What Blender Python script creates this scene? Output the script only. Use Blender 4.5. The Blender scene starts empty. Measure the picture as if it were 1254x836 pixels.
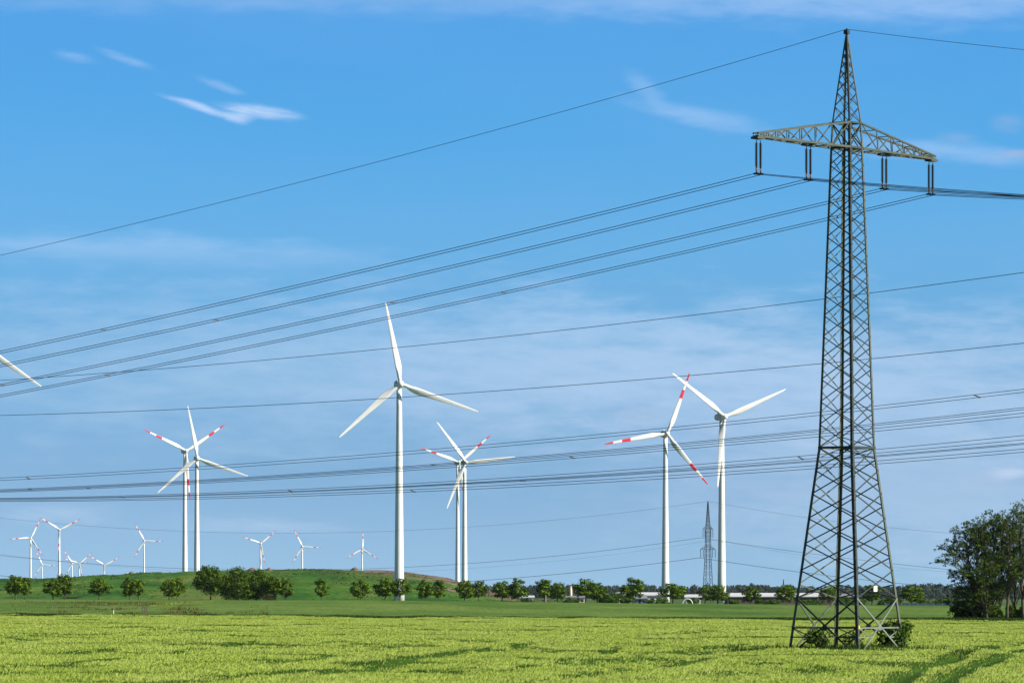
import bpy, math, random
import numpy as np
from mathutils import Vector, Matrix

R = math.radians
scn = bpy.context.scene
col = scn.collection
EYE = 4.46                     # camera height above the field, metres
F = 6000.0                     # focal length in photo pixels
HOR = 729.0                    # horizon row of the photo

# ------------------------------------------------------------------ camera
cam_d = bpy.data.cameras.new('camera')
cam_d.sensor_width = 36.0
cam_d.lens = F / 1254.0 * 36.0
cam_d.shift_y = (HOR - 418.0) / 1254.0
cam_d.clip_start = 1.0
cam_d.clip_end = 80000.0
cam = bpy.data.objects.new('camera', cam_d)
cam.location = (0, 0, EYE)
cam.rotation_euler = (R(90), 0, 0)
col.objects.link(cam)
scn.camera = cam

# ------------------------------------------------------------------ sun, sky, exposure
SUN_EL = 31.0
SUN_AZ = 72.0                  # degrees to the right of "straight behind the camera"
sdir = Vector((math.sin(R(SUN_AZ)) * math.cos(R(SUN_EL)),
               -math.cos(R(SUN_AZ)) * math.cos(R(SUN_EL)), math.sin(R(SUN_EL))))
sun_d = bpy.data.lights.new('sun', 'SUN')
sun_d.energy = 5.0
sun_d.angle = R(0.53)
sun_d.color = (1.0, 0.95, 0.86)
sun = bpy.data.objects.new('sun', sun_d)
sun.rotation_euler = (-sdir).to_track_quat('-Z', 'Y').to_euler()
sun.location = (200, 100, 200)
col.objects.link(sun)

scn.view_settings.view_transform = 'Standard'
scn.view_settings.look = 'None'
scn.view_settings.gamma = 1.0
scn.view_settings.exposure = 0.68
scn.view_settings.use_curve_mapping = False
try:
    scn.cycles.max_bounces = 5
    scn.cycles.transparent_max_bounces = 8
    scn.cycles.volume_bounces = 0
except Exception:
    pass

world = bpy.data.worlds.new('World')
scn.world = world
world.use_nodes = True


class NT:
    """small helper to write node trees"""
    def __init__(self, tree):
        self.t = tree
        tree.nodes.clear()

    def n(self, kind, ins=None, **props):
        nd = self.t.nodes.new(kind)
        for k, v in props.items():
            setattr(nd, k, v)
        for k, v in (ins or {}).items():
            self.put(nd.inputs[k], v)
        return nd

    def put(self, sock, v):
        if isinstance(v, bpy.types.NodeSocket):
            self.t.links.new(v, sock)
        elif isinstance(v, bpy.types.Node):
            self.t.links.new(v.outputs[0], sock)
        else:
            sock.default_value = v

    def math(self, op, a, b=0.0, c=None, clamp=False):
        nd = self.n('ShaderNodeMath', operation=op, use_clamp=clamp)
        self.put(nd.inputs[0], a)
        self.put(nd.inputs[1], b)
        if c is not None:
            self.put(nd.inputs[2], c)
        return nd.outputs[0]

    def mixc(self, f, a, b, blend='MIX'):
        nd = self.n('ShaderNodeMix', data_type='RGBA', blend_type=blend)
        self.put(nd.inputs[0], f)
        self.put(nd.inputs[6], a)
        self.put(nd.inputs[7], b)
        return nd.outputs[2]

    def ramp(self, f, stops, interp='LINEAR'):
        nd = self.n('ShaderNodeValToRGB')
        cr = nd.color_ramp
        cr.interpolation = interp
        while len(cr.elements) < len(stops):
            cr.elements.new(0.5)
        for e, (p, c) in zip(cr.elements, stops):
            e.position = p
            e.color = c if len(c) == 4 else (*c, 1)
        self.put(nd.inputs[0], f)
        return nd.outputs[0]

    def noise(self, vec, scale, detail=4, rough=0.55, dist=0.0):
        nd = self.n('ShaderNodeTexNoise', {'Scale': scale, 'Detail': detail, 'Roughness': rough, 'Distortion': dist})
        if vec is not None:
            self.put(nd.inputs['Vector'], vec)
        return nd.outputs[0]

    def mapping(self, vec, loc=(0, 0, 0), rot=(0, 0, 0), scale=(1, 1, 1)):
        return self.n('ShaderNodeMapping', {'Vector': vec, 'Location': loc, 'Rotation': rot, 'Scale': scale}).outputs[0]


def build_world():
    w = NT(world.node_tree)
    gen = w.n('ShaderNodeTexCoord').outputs['Generated']
    sep = w.n('ShaderNodeSeparateXYZ', {'Vector': gen})
    x, y, z = sep.outputs
    # the photograph's sky runs from pale to deep blue within a few degrees: the sky's elevation is stretched
    zz = w.math('MAXIMUM', w.math('MULTIPLY_ADD', z, SKY_STRETCH, SKY_LIFT), 0.02)
    vec = w.n('ShaderNodeCombineXYZ', {'X': x, 'Y': y, 'Z': zz}).outputs[0]
    vec = w.n('ShaderNodeVectorMath', {0: vec}, operation='NORMALIZE').outputs[0]
    sky = w.n('ShaderNodeTexSky', sky_type='NISHITA', sun_disc=False, sun_elevation=R(SUN_EL),
              sun_rotation=math.atan2(sdir.x, sdir.y), altitude=0.0, air_density=1.0, dust_density=SKY_DUST, ozone_density=2.2)
    w.put(sky.inputs[0], vec)
    c = sky.outputs[0]
    hs = w.n('ShaderNodeHueSaturation', {'Hue': 0.5, 'Saturation': SKY_SAT, 'Value': 1.0, 'Color': c})
    c = hs.outputs[0]
    # deep blue above the pale horizon; unseen sky overhead dimmed to weaken fill light
    tint = w.ramp(w.math('MULTIPLY', z, 5.0), [(0.0, (0.90, 0.93, 0.93)), (0.12, (0.88, 0.95, 0.94)), (0.25, (0.86, 1.16, 1.12)), (0.36, (0.86, 1.38, 1.38)),
                                             (0.46, (0.66, 1.42, 1.52)), (0.60, (0.68, 1.46, 1.66)), (1.0, (0.28, 0.36, 0.44))])
    c = w.mixc(1.0, c, tint, 'MULTIPLY')
    # azimuth and elevation (tangent space of the far cloud deck)
    u = w.math('DIVIDE', x, w.math('MAXIMUM', y, 0.02))
    v = w.math('DIVIDE', z, w.math('MAXIMUM', y, 0.02))
    uv = w.n('ShaderNodeCombineXYZ', {'X': u, 'Y': v, 'Z': 0.0}).outputs[0]

    # one warp and one fibre pattern shared by every cloud
    wn = w.n('ShaderNodeTexNoise', {'Vector': w.mapping(uv, scale=(F / 90, F / 22, 1)), 'Scale': 1.0, 'Detail': 4.0, 'Roughness': 0.6})
    off = w.n('ShaderNodeVectorMath', {0: wn.outputs['Color'], 1: (0.5, 0.5, 0.5)}, operation='SUBTRACT').outputs[0]
    off = w.n('ShaderNodeVectorMath', {0: off, 1: (1.1, 1.5, 0)}, operation='MULTIPLY').outputs[0]
    fib = w.noise(w.mapping(w.mapping(uv, rot=(0, 0, R(10))), scale=(F / 110, F / 11, 1)), 1.0, 7, 0.68)
    fib = w.n('ShaderNodeMapRange', {'Value': fib, 'From Min': 0.30, 'From Max': 0.66, 'To Min': 0.30, 'To Max': 1.0}).outputs[0]

    fib2 = w.math('MULTIPLY_ADD', fib, 0.18, 0.60)

    def streak(cx, cy, lx, ly, ang, amt, soft=False, lo=0.0):
        """one cloud: an elongated soft patch of the cloud deck, frayed by the shared noise"""
        m = w.n('ShaderNodeVectorMath', {0: uv, 1: ((cx - 627) / F, (HOR - cy) / F, 0)}, operation='SUBTRACT').outputs[0]
        m = w.mapping(m, rot=(0, 0, R(-ang)))
        m = w.mapping(m, scale=(F / lx, F / ly, 1))
        m = w.n('ShaderNodeVectorMath', {0: m, 1: off}, operation='ADD').outputs[0]
        ln = w.n('ShaderNodeVectorMath', {0: m}, operation='LENGTH').outputs['Value']
        f = w.n('ShaderNodeMapRange', {'Value': ln, 'From Min': 1.05, 'From Max': lo, 'To Min': 0.0, 'To Max': amt},
                interpolation_type='SMOOTHSTEP').outputs[0]
        return w.math('MULTIPLY', f, fib2 if soft else fib)

    masks = [
        streak(246, 133, 62, 6.5, -17, 0.66),
        streak(318, 138, 64, 11, -8, 0.72),
        streak(292, 142, 26, 13, -12, 0.50),
        streak(272, 106, 36, 8, -18, 0.30),
        streak(150, 72, 44, 8, -20, 0.26),
        streak(92, 70, 36, 9, -12, 0.20),
        streak(860, 143, 125, 16, -12, 0.24, True),
        streak(790, 108, 44, 16, -40, 0.18, True),
        streak(1160, 186, 190, 18, -4, 0.24, True),
        streak(560, 460, 1200, 150, -3, 0.25, True),
        streak(1080, 460, 800, 130, -2, 0.24, True),
        streak(150, 303, 420, 26, -2, 0.20, True),
        streak(500, -6, 1000, 34, 0, 0.17, True),
        streak(1100, -4, 560, 46, 0, 0.26, True),
        streak(1180, 610, 520, 130, 0, 0.26, True),
        streak(70, 630, 90, 18, 0, 0.22),
        streak(320, 642, 140, 14, -3, 0.22),
        streak(1240, 580, 44, 10, 0, 0.34),
    ]
    tot = masks[0]
    for m in masks[1:]:
        tot = w.math('ADD', tot, m)
    # a broad, faint veil
    veil = w.noise(w.mapping(uv, scale=(7, 30, 1)), 1.0, 5, 0.5)
    veil = w.n('ShaderNodeMapRange', {'Value': veil, 'From Min': 0.42, 'From Max': 0.75, 'To Min': 0.0, 'To Max': 0.03}).outputs[0]
    tot = w.math('MINIMUM', w.math('ADD', tot, veil), 0.85)
    front = w.math('GREATER_THAN', y, 0.05)
    tot = w.math('MULTIPLY', tot, front)
    c = w.mixc(tot, c, CLOUD_COL)
    # a few small grey-blue cumulus scraps
    dark = [streak(782, 510, 44, 16, 3, 0.40), streak(880, 528, 52, 16, 0, 0.32),
            streak(1215, 586, 40, 8, 0, 0.40), streak(1236, 188, 44, 9, 8, 0.55),
            streak(1175, 168, 34, 11, 0, 0.40), streak(1238, 150, 30, 16, 0, 0.35), streak(950, 605, 70, 10, 0, 0.25)]
    dt = dark[0]
    for m in dark[1:]:
        dt = w.math('ADD', dt, m)
    c = w.mixc(w.math('MULTIPLY', dt, front), c, DARK_CLOUD)
    bg = w.n('ShaderNodeBackground', {'Color': c, 'Strength': SKY_STR})
    out = w.n('ShaderNodeOutputWorld', {'Surface': bg})


SKY_STRETCH = 3.0
SKY_LIFT = 0.16
SKY_DUST = 0.6
SKY_SAT = 1.12
SKY_STR = 0.10
CLOUD_COL = (5.5, 6.0, 7.2, 1)
DARK_CLOUD = (2.5, 3.1, 4.5, 1)
build_world()


# ------------------------------------------------------------------ helpers
def at(px, py, d):
    return Vector(((px - 627.0) * d / F, d, EYE + (HOR - py) * d / F))


def smooth(a, b, t):
    t = np.clip((t - a) / (b - a), 0, 1)
    return t * t * (3 - 2 * t)


def ground(x, y):
    """height of the terrain, metres (numpy friendly)"""
    x = np.asarray(x, float)
    y = np.asarray(y, float)
    tilt = -0.0065 * np.clip(x, -260, 260)
    rise = 0.30 * smooth(828, 872, y) + 1.65 * (0.75 * np.clip((y - 790) / 660, 0, 1) + 0.25 * smooth(790, 1450, y))
    fall = -1.2 * smooth(1900, 3600, y)
    return tilt + rise + fall


def gz(x, y):
    return float(ground(x, y))


_rng = np.random.RandomState(11)
_TAB = _rng.rand(256, 256)


def vnoise(x, y, seed=0):
    """smooth value noise 0..1, numpy arrays"""
    x = np.asarray(x, float) + seed * 17.31
    y = np.asarray(y, float) + seed * 9.77
    xi = np.floor(x).astype(int)
    yi = np.floor(y).astype(int)
    fx = x - xi
    fy = y - yi
    fx = fx * fx * (3 - 2 * fx)
    fy = fy * fy * (3 - 2 * fy)
    a = _TAB[xi & 255, yi & 255]
    b = _TAB[(xi + 1) & 255, yi & 255]
    c = _TAB[xi & 255, (yi + 1) & 255]
    d = _TAB[(xi + 1) & 255, (yi + 1) & 255]
    return (a * (1 - fx) + b * fx) * (1 - fy) + (c * (1 - fx) + d * fx) * fy


def fbm(x, y, seed=0, octv=4):
    s = 0
    a = 0.5
    for k in range(octv):
        s = s + a * vnoise(x * 2 ** k, y * 2 ** k, seed + k)
        a *= 0.5
    return s / (1 - 0.5 ** octv)


class MB:
    def __init__(self):
        self.v = []
        self.f = []
        self.m = []
        self.s = []

    def face(self, idx, mat=0, smooth_=False):
        self.f.append(tuple(idx))
        self.m.append(mat)
        self.s.append(smooth_)

    def box(self, c, size, rotz=0.0, mat=0, M=None):
        cx, cy, cz = c
        hx, hy, hz = size[0] / 2, size[1] / 2, size[2] / 2
        b = len(self.v)
        rot = Matrix.Rotation(rotz, 3, 'Z')
        for sx, sy, sz in ((-1, -1, -1), (1, -1, -1), (1, 1, -1), (-1, 1, -1), (-1, -1, 1), (1, -1, 1), (1, 1, 1), (-1, 1, 1)):
            p = rot @ Vector((sx * hx, sy * hy, sz * hz))
            self.v.append((p.x + cx, p.y + cy, p.z + cz))
        for q in ((0, 3, 2, 1), (4, 5, 6, 7), (0, 1, 5, 4), (1, 2, 6, 5), (2, 3, 7, 6), (3, 0, 4, 7)):
            self.face([b + i for i in q], mat)
        return self

    def bar(self, p0, p1, w, h=None, up=None, mat=0):
        """a square bar from p0 to p1"""
        p0 = Vector(p0)
        p1 = Vector(p1)
        h = h or w
        d = (p1 - p0).normalized()
        up = Vector(up) if up else (Vector((0, 0, 1)) if abs(d.z) < 0.95 else Vector((0, 1, 0)))
        s = d.cross(up).normalized()
        u = s.cross(d).normalized()
        b = len(self.v)
        for p in (p0, p1):
            for a, c in ((-1, -1), (1, -1), (1, 1), (-1, 1)):
                q = p + s * (a * w / 2) + u * (c * h / 2)
                self.v.append(tuple(q))
        for q in ((0, 1, 2, 3), (7, 6, 5, 4), (0, 4, 5, 1), (1, 5, 6, 2), (2, 6, 7, 3), (3, 7, 4, 0)):
            self.face([b + i for i in q], mat)
        return self

    def tube(self, pts, rad, n=8, mat=0, cap=True):
        """tube along points; rad is a number or one per point"""
        pts = [Vector(p) for p in pts]
        if not hasattr(rad, '__len__'):
            rad = [rad] * len(pts)
        b = len(self.v)
        N = len(pts)
        ref = None
        for i, p in enumerate(pts):
            t = (pts[min(i + 1, N - 1)] - pts[max(i - 1, 0)]).normalized()
            if ref is None:
                ref = Vector((0, 0, 1)) if abs(t.z) < 0.9 else Vector((1, 0, 0))
            s = t.cross(ref).normalized()
            u = s.cross(t).normalized()
            ref = u
            for k in range(n):
                a = 2 * math.pi * k / n
                self.v.append(tuple(p + (s * math.cos(a) + u * math.sin(a)) * rad[i]))
        for i in range(N - 1):
            for k in range(n):
                k2 = (k + 1) % n
                self.face((b + i * n + k, b + i * n + k2, b + (i + 1) * n + k2, b + (i + 1) * n + k), mat, True)
        if cap:
            self.face([b + k for k in range(n)][::-1], mat)
            self.face([b + (N - 1) * n + k for k in range(n)], mat)
        return self

    def lathe(self, prof, n=16, mat=0, c=(0, 0, 0)):
        self.tube([(c[0], c[1], c[2] + z) for r, z in prof], [r for r, z in prof], n, mat)
        return self

    def mesh(self, name, mats):
        me = bpy.data.meshes.new(name)
        me.from_pydata([tuple(v) for v in self.v], [], self.f)
        for m in (mats if isinstance(mats, (list, tuple)) else [mats]):
            me.materials.append(m)
        me.polygons.foreach_set('material_index', self.m)
        me.polygons.foreach_set('use_smooth', self.s)
        me.update()
        return me

    def build(self, name, mats, parent=None, loc=None):
        return put(name, self.mesh(name, mats), parent, loc)


def put(name, me, parent=None, loc=None):
    o = bpy.data.objects.new(name, me)
    col.objects.link(o)
    if loc is not None:
        o.location = loc
    if parent is not None:
        o.parent = parent
    return o


def quads_mesh(name, V, mats, midx=None, smooth_=False, nper=4):
    """V: (N, nper, 3) array of separate faces -> mesh"""
    n = V.shape[0]
    me = bpy.data.meshes.new(name)
    me.vertices.add(n * nper)
    me.vertices.foreach_set('co', V.reshape(-1).astype(np.float32))
    me.loops.add(n * nper)
    me.loops.foreach_set('vertex_index', np.arange(n * nper, dtype=np.int32))
    me.polygons.add(n)
    me.polygons.foreach_set('loop_start', np.arange(0, n * nper, nper, dtype=np.int32))
    for m in (mats if isinstance(mats, (list, tuple)) else [mats]):
        me.materials.append(m)
    if midx is not None:
        me.polygons.foreach_set('material_index', midx.astype(np.int32))
    me.update(calc_edges=True)
    return me


def grid_mesh(name, X, Y, Z, mat, smooth_=True):
    """X, Y, Z: 2-D arrays"""
    r, c = X.shape
    me = bpy.data.meshes.new(name)
    me.vertices.add(r * c)
    me.vertices.foreach_set('co', np.stack([X, Y, Z], -1).reshape(-1).astype(np.float32))
    i = np.arange(r * c).reshape(r, c)
    q = np.stack([i[:-1, :-1], i[:-1, 1:], i[1:, 1:], i[1:, :-1]], -1).reshape(-1, 4)
    n = len(q)
    me.loops.add(n * 4)
    me.loops.foreach_set('vertex_index', q.reshape(-1).astype(np.int32))
    me.polygons.add(n)
    me.polygons.foreach_set('loop_start', np.arange(0, n * 4, 4, dtype=np.int32))
    me.polygons.foreach_set('use_smooth', np.full(n, smooth_))
    me.materials.append(mat)
    me.update(calc_edges=True)
    return me


def tag(o, label=None, cat=None, group=None, kind=None):
    if label:
        o['label'] = label
    if cat:
        o['category'] = cat
    if group:
        o['group'] = group
    if kind:
        o['kind'] = kind
    return o


def thing(name, loc, label, cat, group=None, rotz=0.0):
    o = bpy.data.objects.new(name, None)
    o.empty_display_size = 0.5
    o.location = loc
    o.rotation_euler = (0, 0, rotz)
    col.objects.link(o)
    return tag(o, label, cat, group)


# ------------------------------------------------------------------ materials
def mat_plain(name, c, rough=0.6, metal=0.0, var=0.12, scale=3.0, bump=0.0, spec=0.5):
    m = bpy.data.materials.new(name)
    m.use_nodes = True
    w = NT(m.node_tree)
    co = w.n('ShaderNodeTexCoord').outputs['Object']
    nz = w.noise(co, scale, 5, 0.6)
    lo = tuple(max(0, v * (1 - var)) for v in c)
    hi = tuple(v * (1 + var) for v in c)
    cc = w.ramp(nz, [(0.3, lo), (0.7, hi)])
    p = w.n('ShaderNodeBsdfPrincipled', {'Base Color': cc, 'Roughness': rough, 'Metallic': metal, 'Specular IOR Level': spec})
    if bump:
        b = w.n('ShaderNodeBump', {'Strength': bump, 'Distance': 0.05, 'Height': w.noise(co, scale * 6, 4)})
        w.put(p.inputs['Normal'], b)
    w.n('ShaderNodeOutputMaterial', {'Surface': p})
    return m


def mat_leaf(name, c1, c2, trans=0.35, scale=0.6, rough=0.55, per_obj=0.25, soft=0.0, stretch=(1, 1, 1), lo=0.35, hi=1.05, rw=0.55):
    """leaves: two tones mixed by a 3-D noise and by a random value per leaf;
    soft: how far the shading normal leans to the sky, as a dense crop scatters light"""
    m = bpy.data.materials.new(name)
    m.use_nodes = True
    w = NT(m.node_tree)
    geo = w.n('ShaderNodeNewGeometry')
    rnd = geo.outputs['Random Per Island']
    nz = w.noise(w.mapping(geo.outputs['Position'], scale=stretch), scale, 3, 0.6)
    f = w.math('ADD', w.math('MULTIPLY', nz, 0.9), w.math('MULTIPLY', rnd, rw))
    f = w.n('ShaderNodeMapRange', {'Value': f, 'From Min': lo, 'From Max': hi}).outputs[0]
    cc = w.mixc(f, (*c1, 1), (*c2, 1))
    oi = w.n('ShaderNodeObjectInfo')
    val = w.math('MULTIPLY_ADD', oi.outputs['Random'], per_obj, 1 - per_obj / 2)
    hs = w.n('ShaderNodeHueSaturation', {'Hue': 0.5, 'Saturation': 1.0, 'Value': val, 'Color': cc})
    p = w.n('ShaderNodeBsdfPrincipled', {'Base Color': hs, 'Roughness': rough, 'Specular IOR Level': 0.08})
    t = w.n('ShaderNodeBsdfTranslucent', {'Color': hs})
    if soft:
        nm = w.n('ShaderNodeMix', {0: soft}, data_type='VECTOR')
        w.put(nm.inputs[4], geo.outputs['Normal'])
        nm.inputs[5].default_value = (0.25, -0.35, 0.9)
        nn_ = w.n('ShaderNodeVectorMath', {0: nm.outputs[1]}, operation='NORMALIZE').outputs[0]
        w.put(p.inputs['Normal'], nn_)
    mx = w.n('ShaderNodeMixShader', {0: trans, 1: p.outputs[0], 2: t.outputs[0]})
    w.n('ShaderNodeOutputMaterial', {'Surface': mx})
    return m


def mat_land(name, stops, scale=(0.05, 0.01, 0.1), detail=6, rough=0.9, bump=0.0, fine=None):
    m = bpy.data.materials.new(name)
    m.use_nodes = True
    w = NT(m.node_tree)
    pos = w.n('ShaderNodeNewGeometry').outputs['Position']
    nz = w.noise(w.mapping(pos, scale=scale), 1.0, detail, 0.6)
    cc = w.ramp(nz, stops)
    if fine:
        n2 = w.noise(w.mapping(pos, scale=fine), 1.0, 3, 0.6)
        n2 = w.n('ShaderNodeMapRange', {'Value': n2, 'From Min': 0.3, 'From Max': 0.7, 'To Min': 0.72, 'To Max': 1.28}).outputs[0]
        cc = w.mixc(1.0, cc, n2, 'MULTIPLY')
    p = w.n('ShaderNodeBsdfPrincipled', {'Base Color': cc, 'Roughness': rough, 'Specular IOR Level': 0.1})
    if bump:
        b = w.n('ShaderNodeBump', {'Strength': bump, 'Distance': 0.6, 'Height': w.noise(w.mapping(pos, scale=(1.5, 0.6, 1)), 1.0, 4)})
        w.put(p.inputs['Normal'], b)
    w.n('ShaderNodeOutputMaterial', {'Surface': p})
    return m


M_steel = mat_plain('dark_green_steel', (0.027, 0.035, 0.025), 0.6, 0.0, 0.25, 1.5)  # dark body steel; on front braces the tone paints in flange shade
M_steel_l = mat_plain('grey_green_steel', (0.080, 0.096, 0.064), 0.55, 0.0, 0.2, 1.5)  # legs; on rear braces the lighter tone paints in sunlight
M_arm = mat_plain('dark_green_arm_steel', (0.058, 0.070, 0.046), 0.6, 0.0, 0.25, 1.5)
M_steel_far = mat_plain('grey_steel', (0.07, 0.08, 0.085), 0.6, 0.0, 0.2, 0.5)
M_insul = mat_plain('black_insulator', (0.010, 0.010, 0.010), 0.45, 0, 0.2, 4)
M_steel_pale = mat_plain('pale_lower_panel_steel', (0.16, 0.18, 0.145), 0.5, 0, 0.2, 3)
M_fitting = mat_plain('galvanised_fitting', (0.35, 0.33, 0.30), 0.45, 0.4, 0.2, 4)
M_copper = mat_plain('rusty_yoke', (0.12, 0.075, 0.05), 0.6, 0.0, 0.25, 4)
M_spacer = mat_plain('brown_grey_spacer', (0.09, 0.07, 0.06), 0.6, 0, 0.2, 3)
M_cable = mat_plain('weathered_aluminium_cable', (0.030, 0.034, 0.038), 0.6, 0.0, 0.15, 0.5)
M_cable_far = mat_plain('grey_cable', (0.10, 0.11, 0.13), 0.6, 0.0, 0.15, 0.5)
def mat_white_paint():
    m = bpy.data.materials.new('white_turbine_paint')
    m.use_nodes = True
    w = NT(m.node_tree)
    co = w.n('ShaderNodeTexCoord').outputs['Object']
    run = w.noise(w.mapping(co, scale=(1.2, 1.2, 0.05)), 1.0, 5, 0.6)
    blot = w.noise(co, 0.12, 4, 0.6)
    f = w.math('ADD', w.math('MULTIPLY', run, 0.6), w.math('MULTIPLY', blot, 0.4))
    c = w.ramp(f, [(0.36, (0.63, 0.62, 0.58)), (0.50, (0.79, 0.78, 0.74)), (0.62, (0.82, 0.81, 0.78))])
    p = w.n('ShaderNodeBsdfPrincipled', {'Base Color': c, 'Roughness': 0.42, 'Specular IOR Level': 0.4})
    w.n('ShaderNodeOutputMaterial', {'Surface': p})
    return m


M_white = mat_white_paint()
M_grey = mat_plain('light_grey_paint', (0.55, 0.56, 0.56), 0.45, 0, 0.06, 0.2)
M_red = mat_plain('signal_red_paint', (0.66, 0.022, 0.05), 0.45, 0, 0.08, 0.3)
M_plate = mat_plain('white_plate', (0.8, 0.8, 0.8), 0.4, 0, 0.03, 3)
M_yellow = mat_plain('yellow_plate', (0.75, 0.50, 0.02), 0.5, 0, 0.06, 3)
M_concrete = mat_plain('concrete', (0.30, 0.28, 0.25), 0.85, 0, 0.2, 3, 0.4)
M_bark = mat_plain('grey_brown_bark', (0.10, 0.075, 0.050), 0.9, 0, 0.35, 3, 0.5)
M_bark_g = mat_plain('mossy_bark', (0.070, 0.055, 0.034), 0.9, 0, 0.4, 2, 0.5)
M_wood = mat_plain('grey_weathered_wood', (0.13, 0.10, 0.07), 0.85, 0, 0.3, 5)
M_leaf_a = mat_leaf('avenue_leaf', (0.010, 0.034, 0.002), (0.135, 0.225, 0.010), 0.10, 1.3)
M_leaf_big = mat_leaf('shaded_clump_leaf', (0.008, 0.028, 0.002), (0.095, 0.170, 0.008), 0.10, 1.0)  # avenue leaf darkened; the clump's dense shade is put into the colour
M_leaf_g = mat_leaf('grove_leaf', (0.014, 0.034, 0.003), (0.100, 0.162, 0.012), 0.26, 0.5)
M_leaf_b = mat_leaf('bush_leaf', (0.020, 0.055, 0.006), (0.110, 0.190, 0.018), 0.25, 1.6)
M_leaf_h = mat_leaf('hedge_leaf', (0.030, 0.075, 0.010), (0.100, 0.190, 0.024), 0.30, 0.15)
M_leaf_br = mat_leaf('brown_twig_leaf', (0.05, 0.045, 0.022), (0.11, 0.10, 0.045), 0.2, 0.5)
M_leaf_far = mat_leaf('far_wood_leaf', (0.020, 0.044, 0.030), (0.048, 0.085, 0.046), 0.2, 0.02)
M_barley_leaf = mat_leaf('barley_leaf', (0.030, 0.082, 0.005), (0.085, 0.170, 0.012), 0.30, 0.25, per_obj=0, soft=0.35)
M_barley_ear = mat_leaf('barley_ear', (0.29, 0.41, 0.045), (0.49, 0.585, 0.130), 0.25, 0.5, per_obj=0, soft=0.72, stretch=(0.45, 0.12, 1), lo=0.28, hi=0.86, rw=0.22)
M_rough = mat_leaf('rough_grass_blade', (0.025, 0.060, 0.008), (0.080, 0.135, 0.020), 0.30, 0.4, per_obj=0)
M_flower = mat_leaf('yellow_flower', (0.45, 0.36, 0.01), (0.75, 0.58, 0.02), 0.2, 0.5, per_obj=0)

M_ground = mat_land('meadow_ground', [(0.3, (0.045, 0.085, 0.018)), (0.7, (0.085, 0.135, 0.030))], (0.03, 0.006, 1))
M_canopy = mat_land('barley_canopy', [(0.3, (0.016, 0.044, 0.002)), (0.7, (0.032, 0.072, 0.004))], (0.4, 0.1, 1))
M_field2 = mat_land('green_wheat', [(0.36, (0.055, 0.120, 0.012)), (0.5, (0.090, 0.160, 0.022)), (0.64, (0.130, 0.195, 0.036))],
                    (0.035, 0.006, 0.2), 7, fine=(1.2, 0.06, 1))
M_hill = mat_land('hill_grass', [(0.36, (0.020, 0.072, 0.010)), (0.46, (0.036, 0.112, 0.012)), (0.54, (0.066, 0.145, 0.016)), (0.64, (0.120, 0.145, 0.034))],
                  (0.016, 0.006, 0.22), 8, fine=(0.3, 0.05, 1.4))


# ------------------------------------------------------------------ the land
ys = np.concatenate([np.linspace(-60, 150, 8), np.linspace(160, 1600, 120), np.linspace(1640, 3800, 50), np.linspace(4000, 15000, 24)])
xs = np.concatenate([np.linspace(-2600, -320, 10), np.linspace(-300, 300, 61), np.linspace(320, 2600, 10)])
X, Y = np.meshgrid(xs, ys)
tag(put('ground', grid_mesh('ground', X, Y, ground(X, Y) - 0.03, M_ground)), kind='structure')

FIELD_END = 825.0


def field_edge(x):
    return FIELD_END + 0.0 * np.asarray(x)


# the second, darker green field behind
ys = np.concatenate([[832.0], np.linspace(832.02, 1475, 150), [1475.5]])
xs = np.linspace(-260, 260, 105)
X, Y = np.meshgrid(xs, ys)
hcrop = 0.42 + 0.16 * fbm(X / 9, Y / 60, 3) + 0.10 * fbm(X / 2.2, Y / 12, 8)
hcrop[0] = -0.02
hcrop[-1] = -0.02
hump = 0.45 * np.exp(-((X + 38) / 55) ** 2) * smooth(900, 1350, Y)
tag(put('green_field', grid_mesh('green_field', X, Y, ground(X, Y) + hcrop + hump - 0.15, M_field2)), kind='structure')

# the grassy hill on the left
prof_x = [-420, -200, 0, 60, 150, 220, 300, 370, 440, 500, 540, 580, 610, 640, 670, 700]
prof_y = [712, 711, 709.5, 707.5, 703, 700, 698.5, 696.8, 697.6, 700, 706, 716.5, 725, 732, 735, 736]
HC = 2750.0
px = np.linspace(-420, 700, 260)
crest = np.interp(px, prof_x, prof_y)
k = np.ones(9) / 9
crest = np.convolve(np.pad(crest, 4, mode='edge'), k, mode='valid')
rows = np.concatenate([np.linspace(2480, 2750, 46), np.linspace(2765, 3150, 12)])
PX, YY = np.meshgrid(px, rows)
XX = (PX - 627) * HC / F * (0.90 + 0.10 * YY / HC)
CR = EYE + (HOR - np.tile(crest, (len(rows), 1))) * HC / F
G0 = ground(XX, YY) - 0.3
up = np.clip((YY - 2480) / 270.0, 0, 1)
shape = np.where(YY <= 2750, 1 - (1 - up) ** 1.7, np.cos(np.clip((YY - 2750) / 400, 0, 1) * math.pi / 2))
ZZ = G0 + np.maximum(CR - G0, 0) * shape
bmp = (fbm(XX / 14, YY / 30, 5) - 0.5) * 2.2 + (fbm(XX / 4, YY / 9, 15) - 0.5) * 1.0
ZZ += bmp * np.clip(shape * 1.5, 0, 1) * np.clip((CR - G0) / 8, 0, 1)


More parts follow.
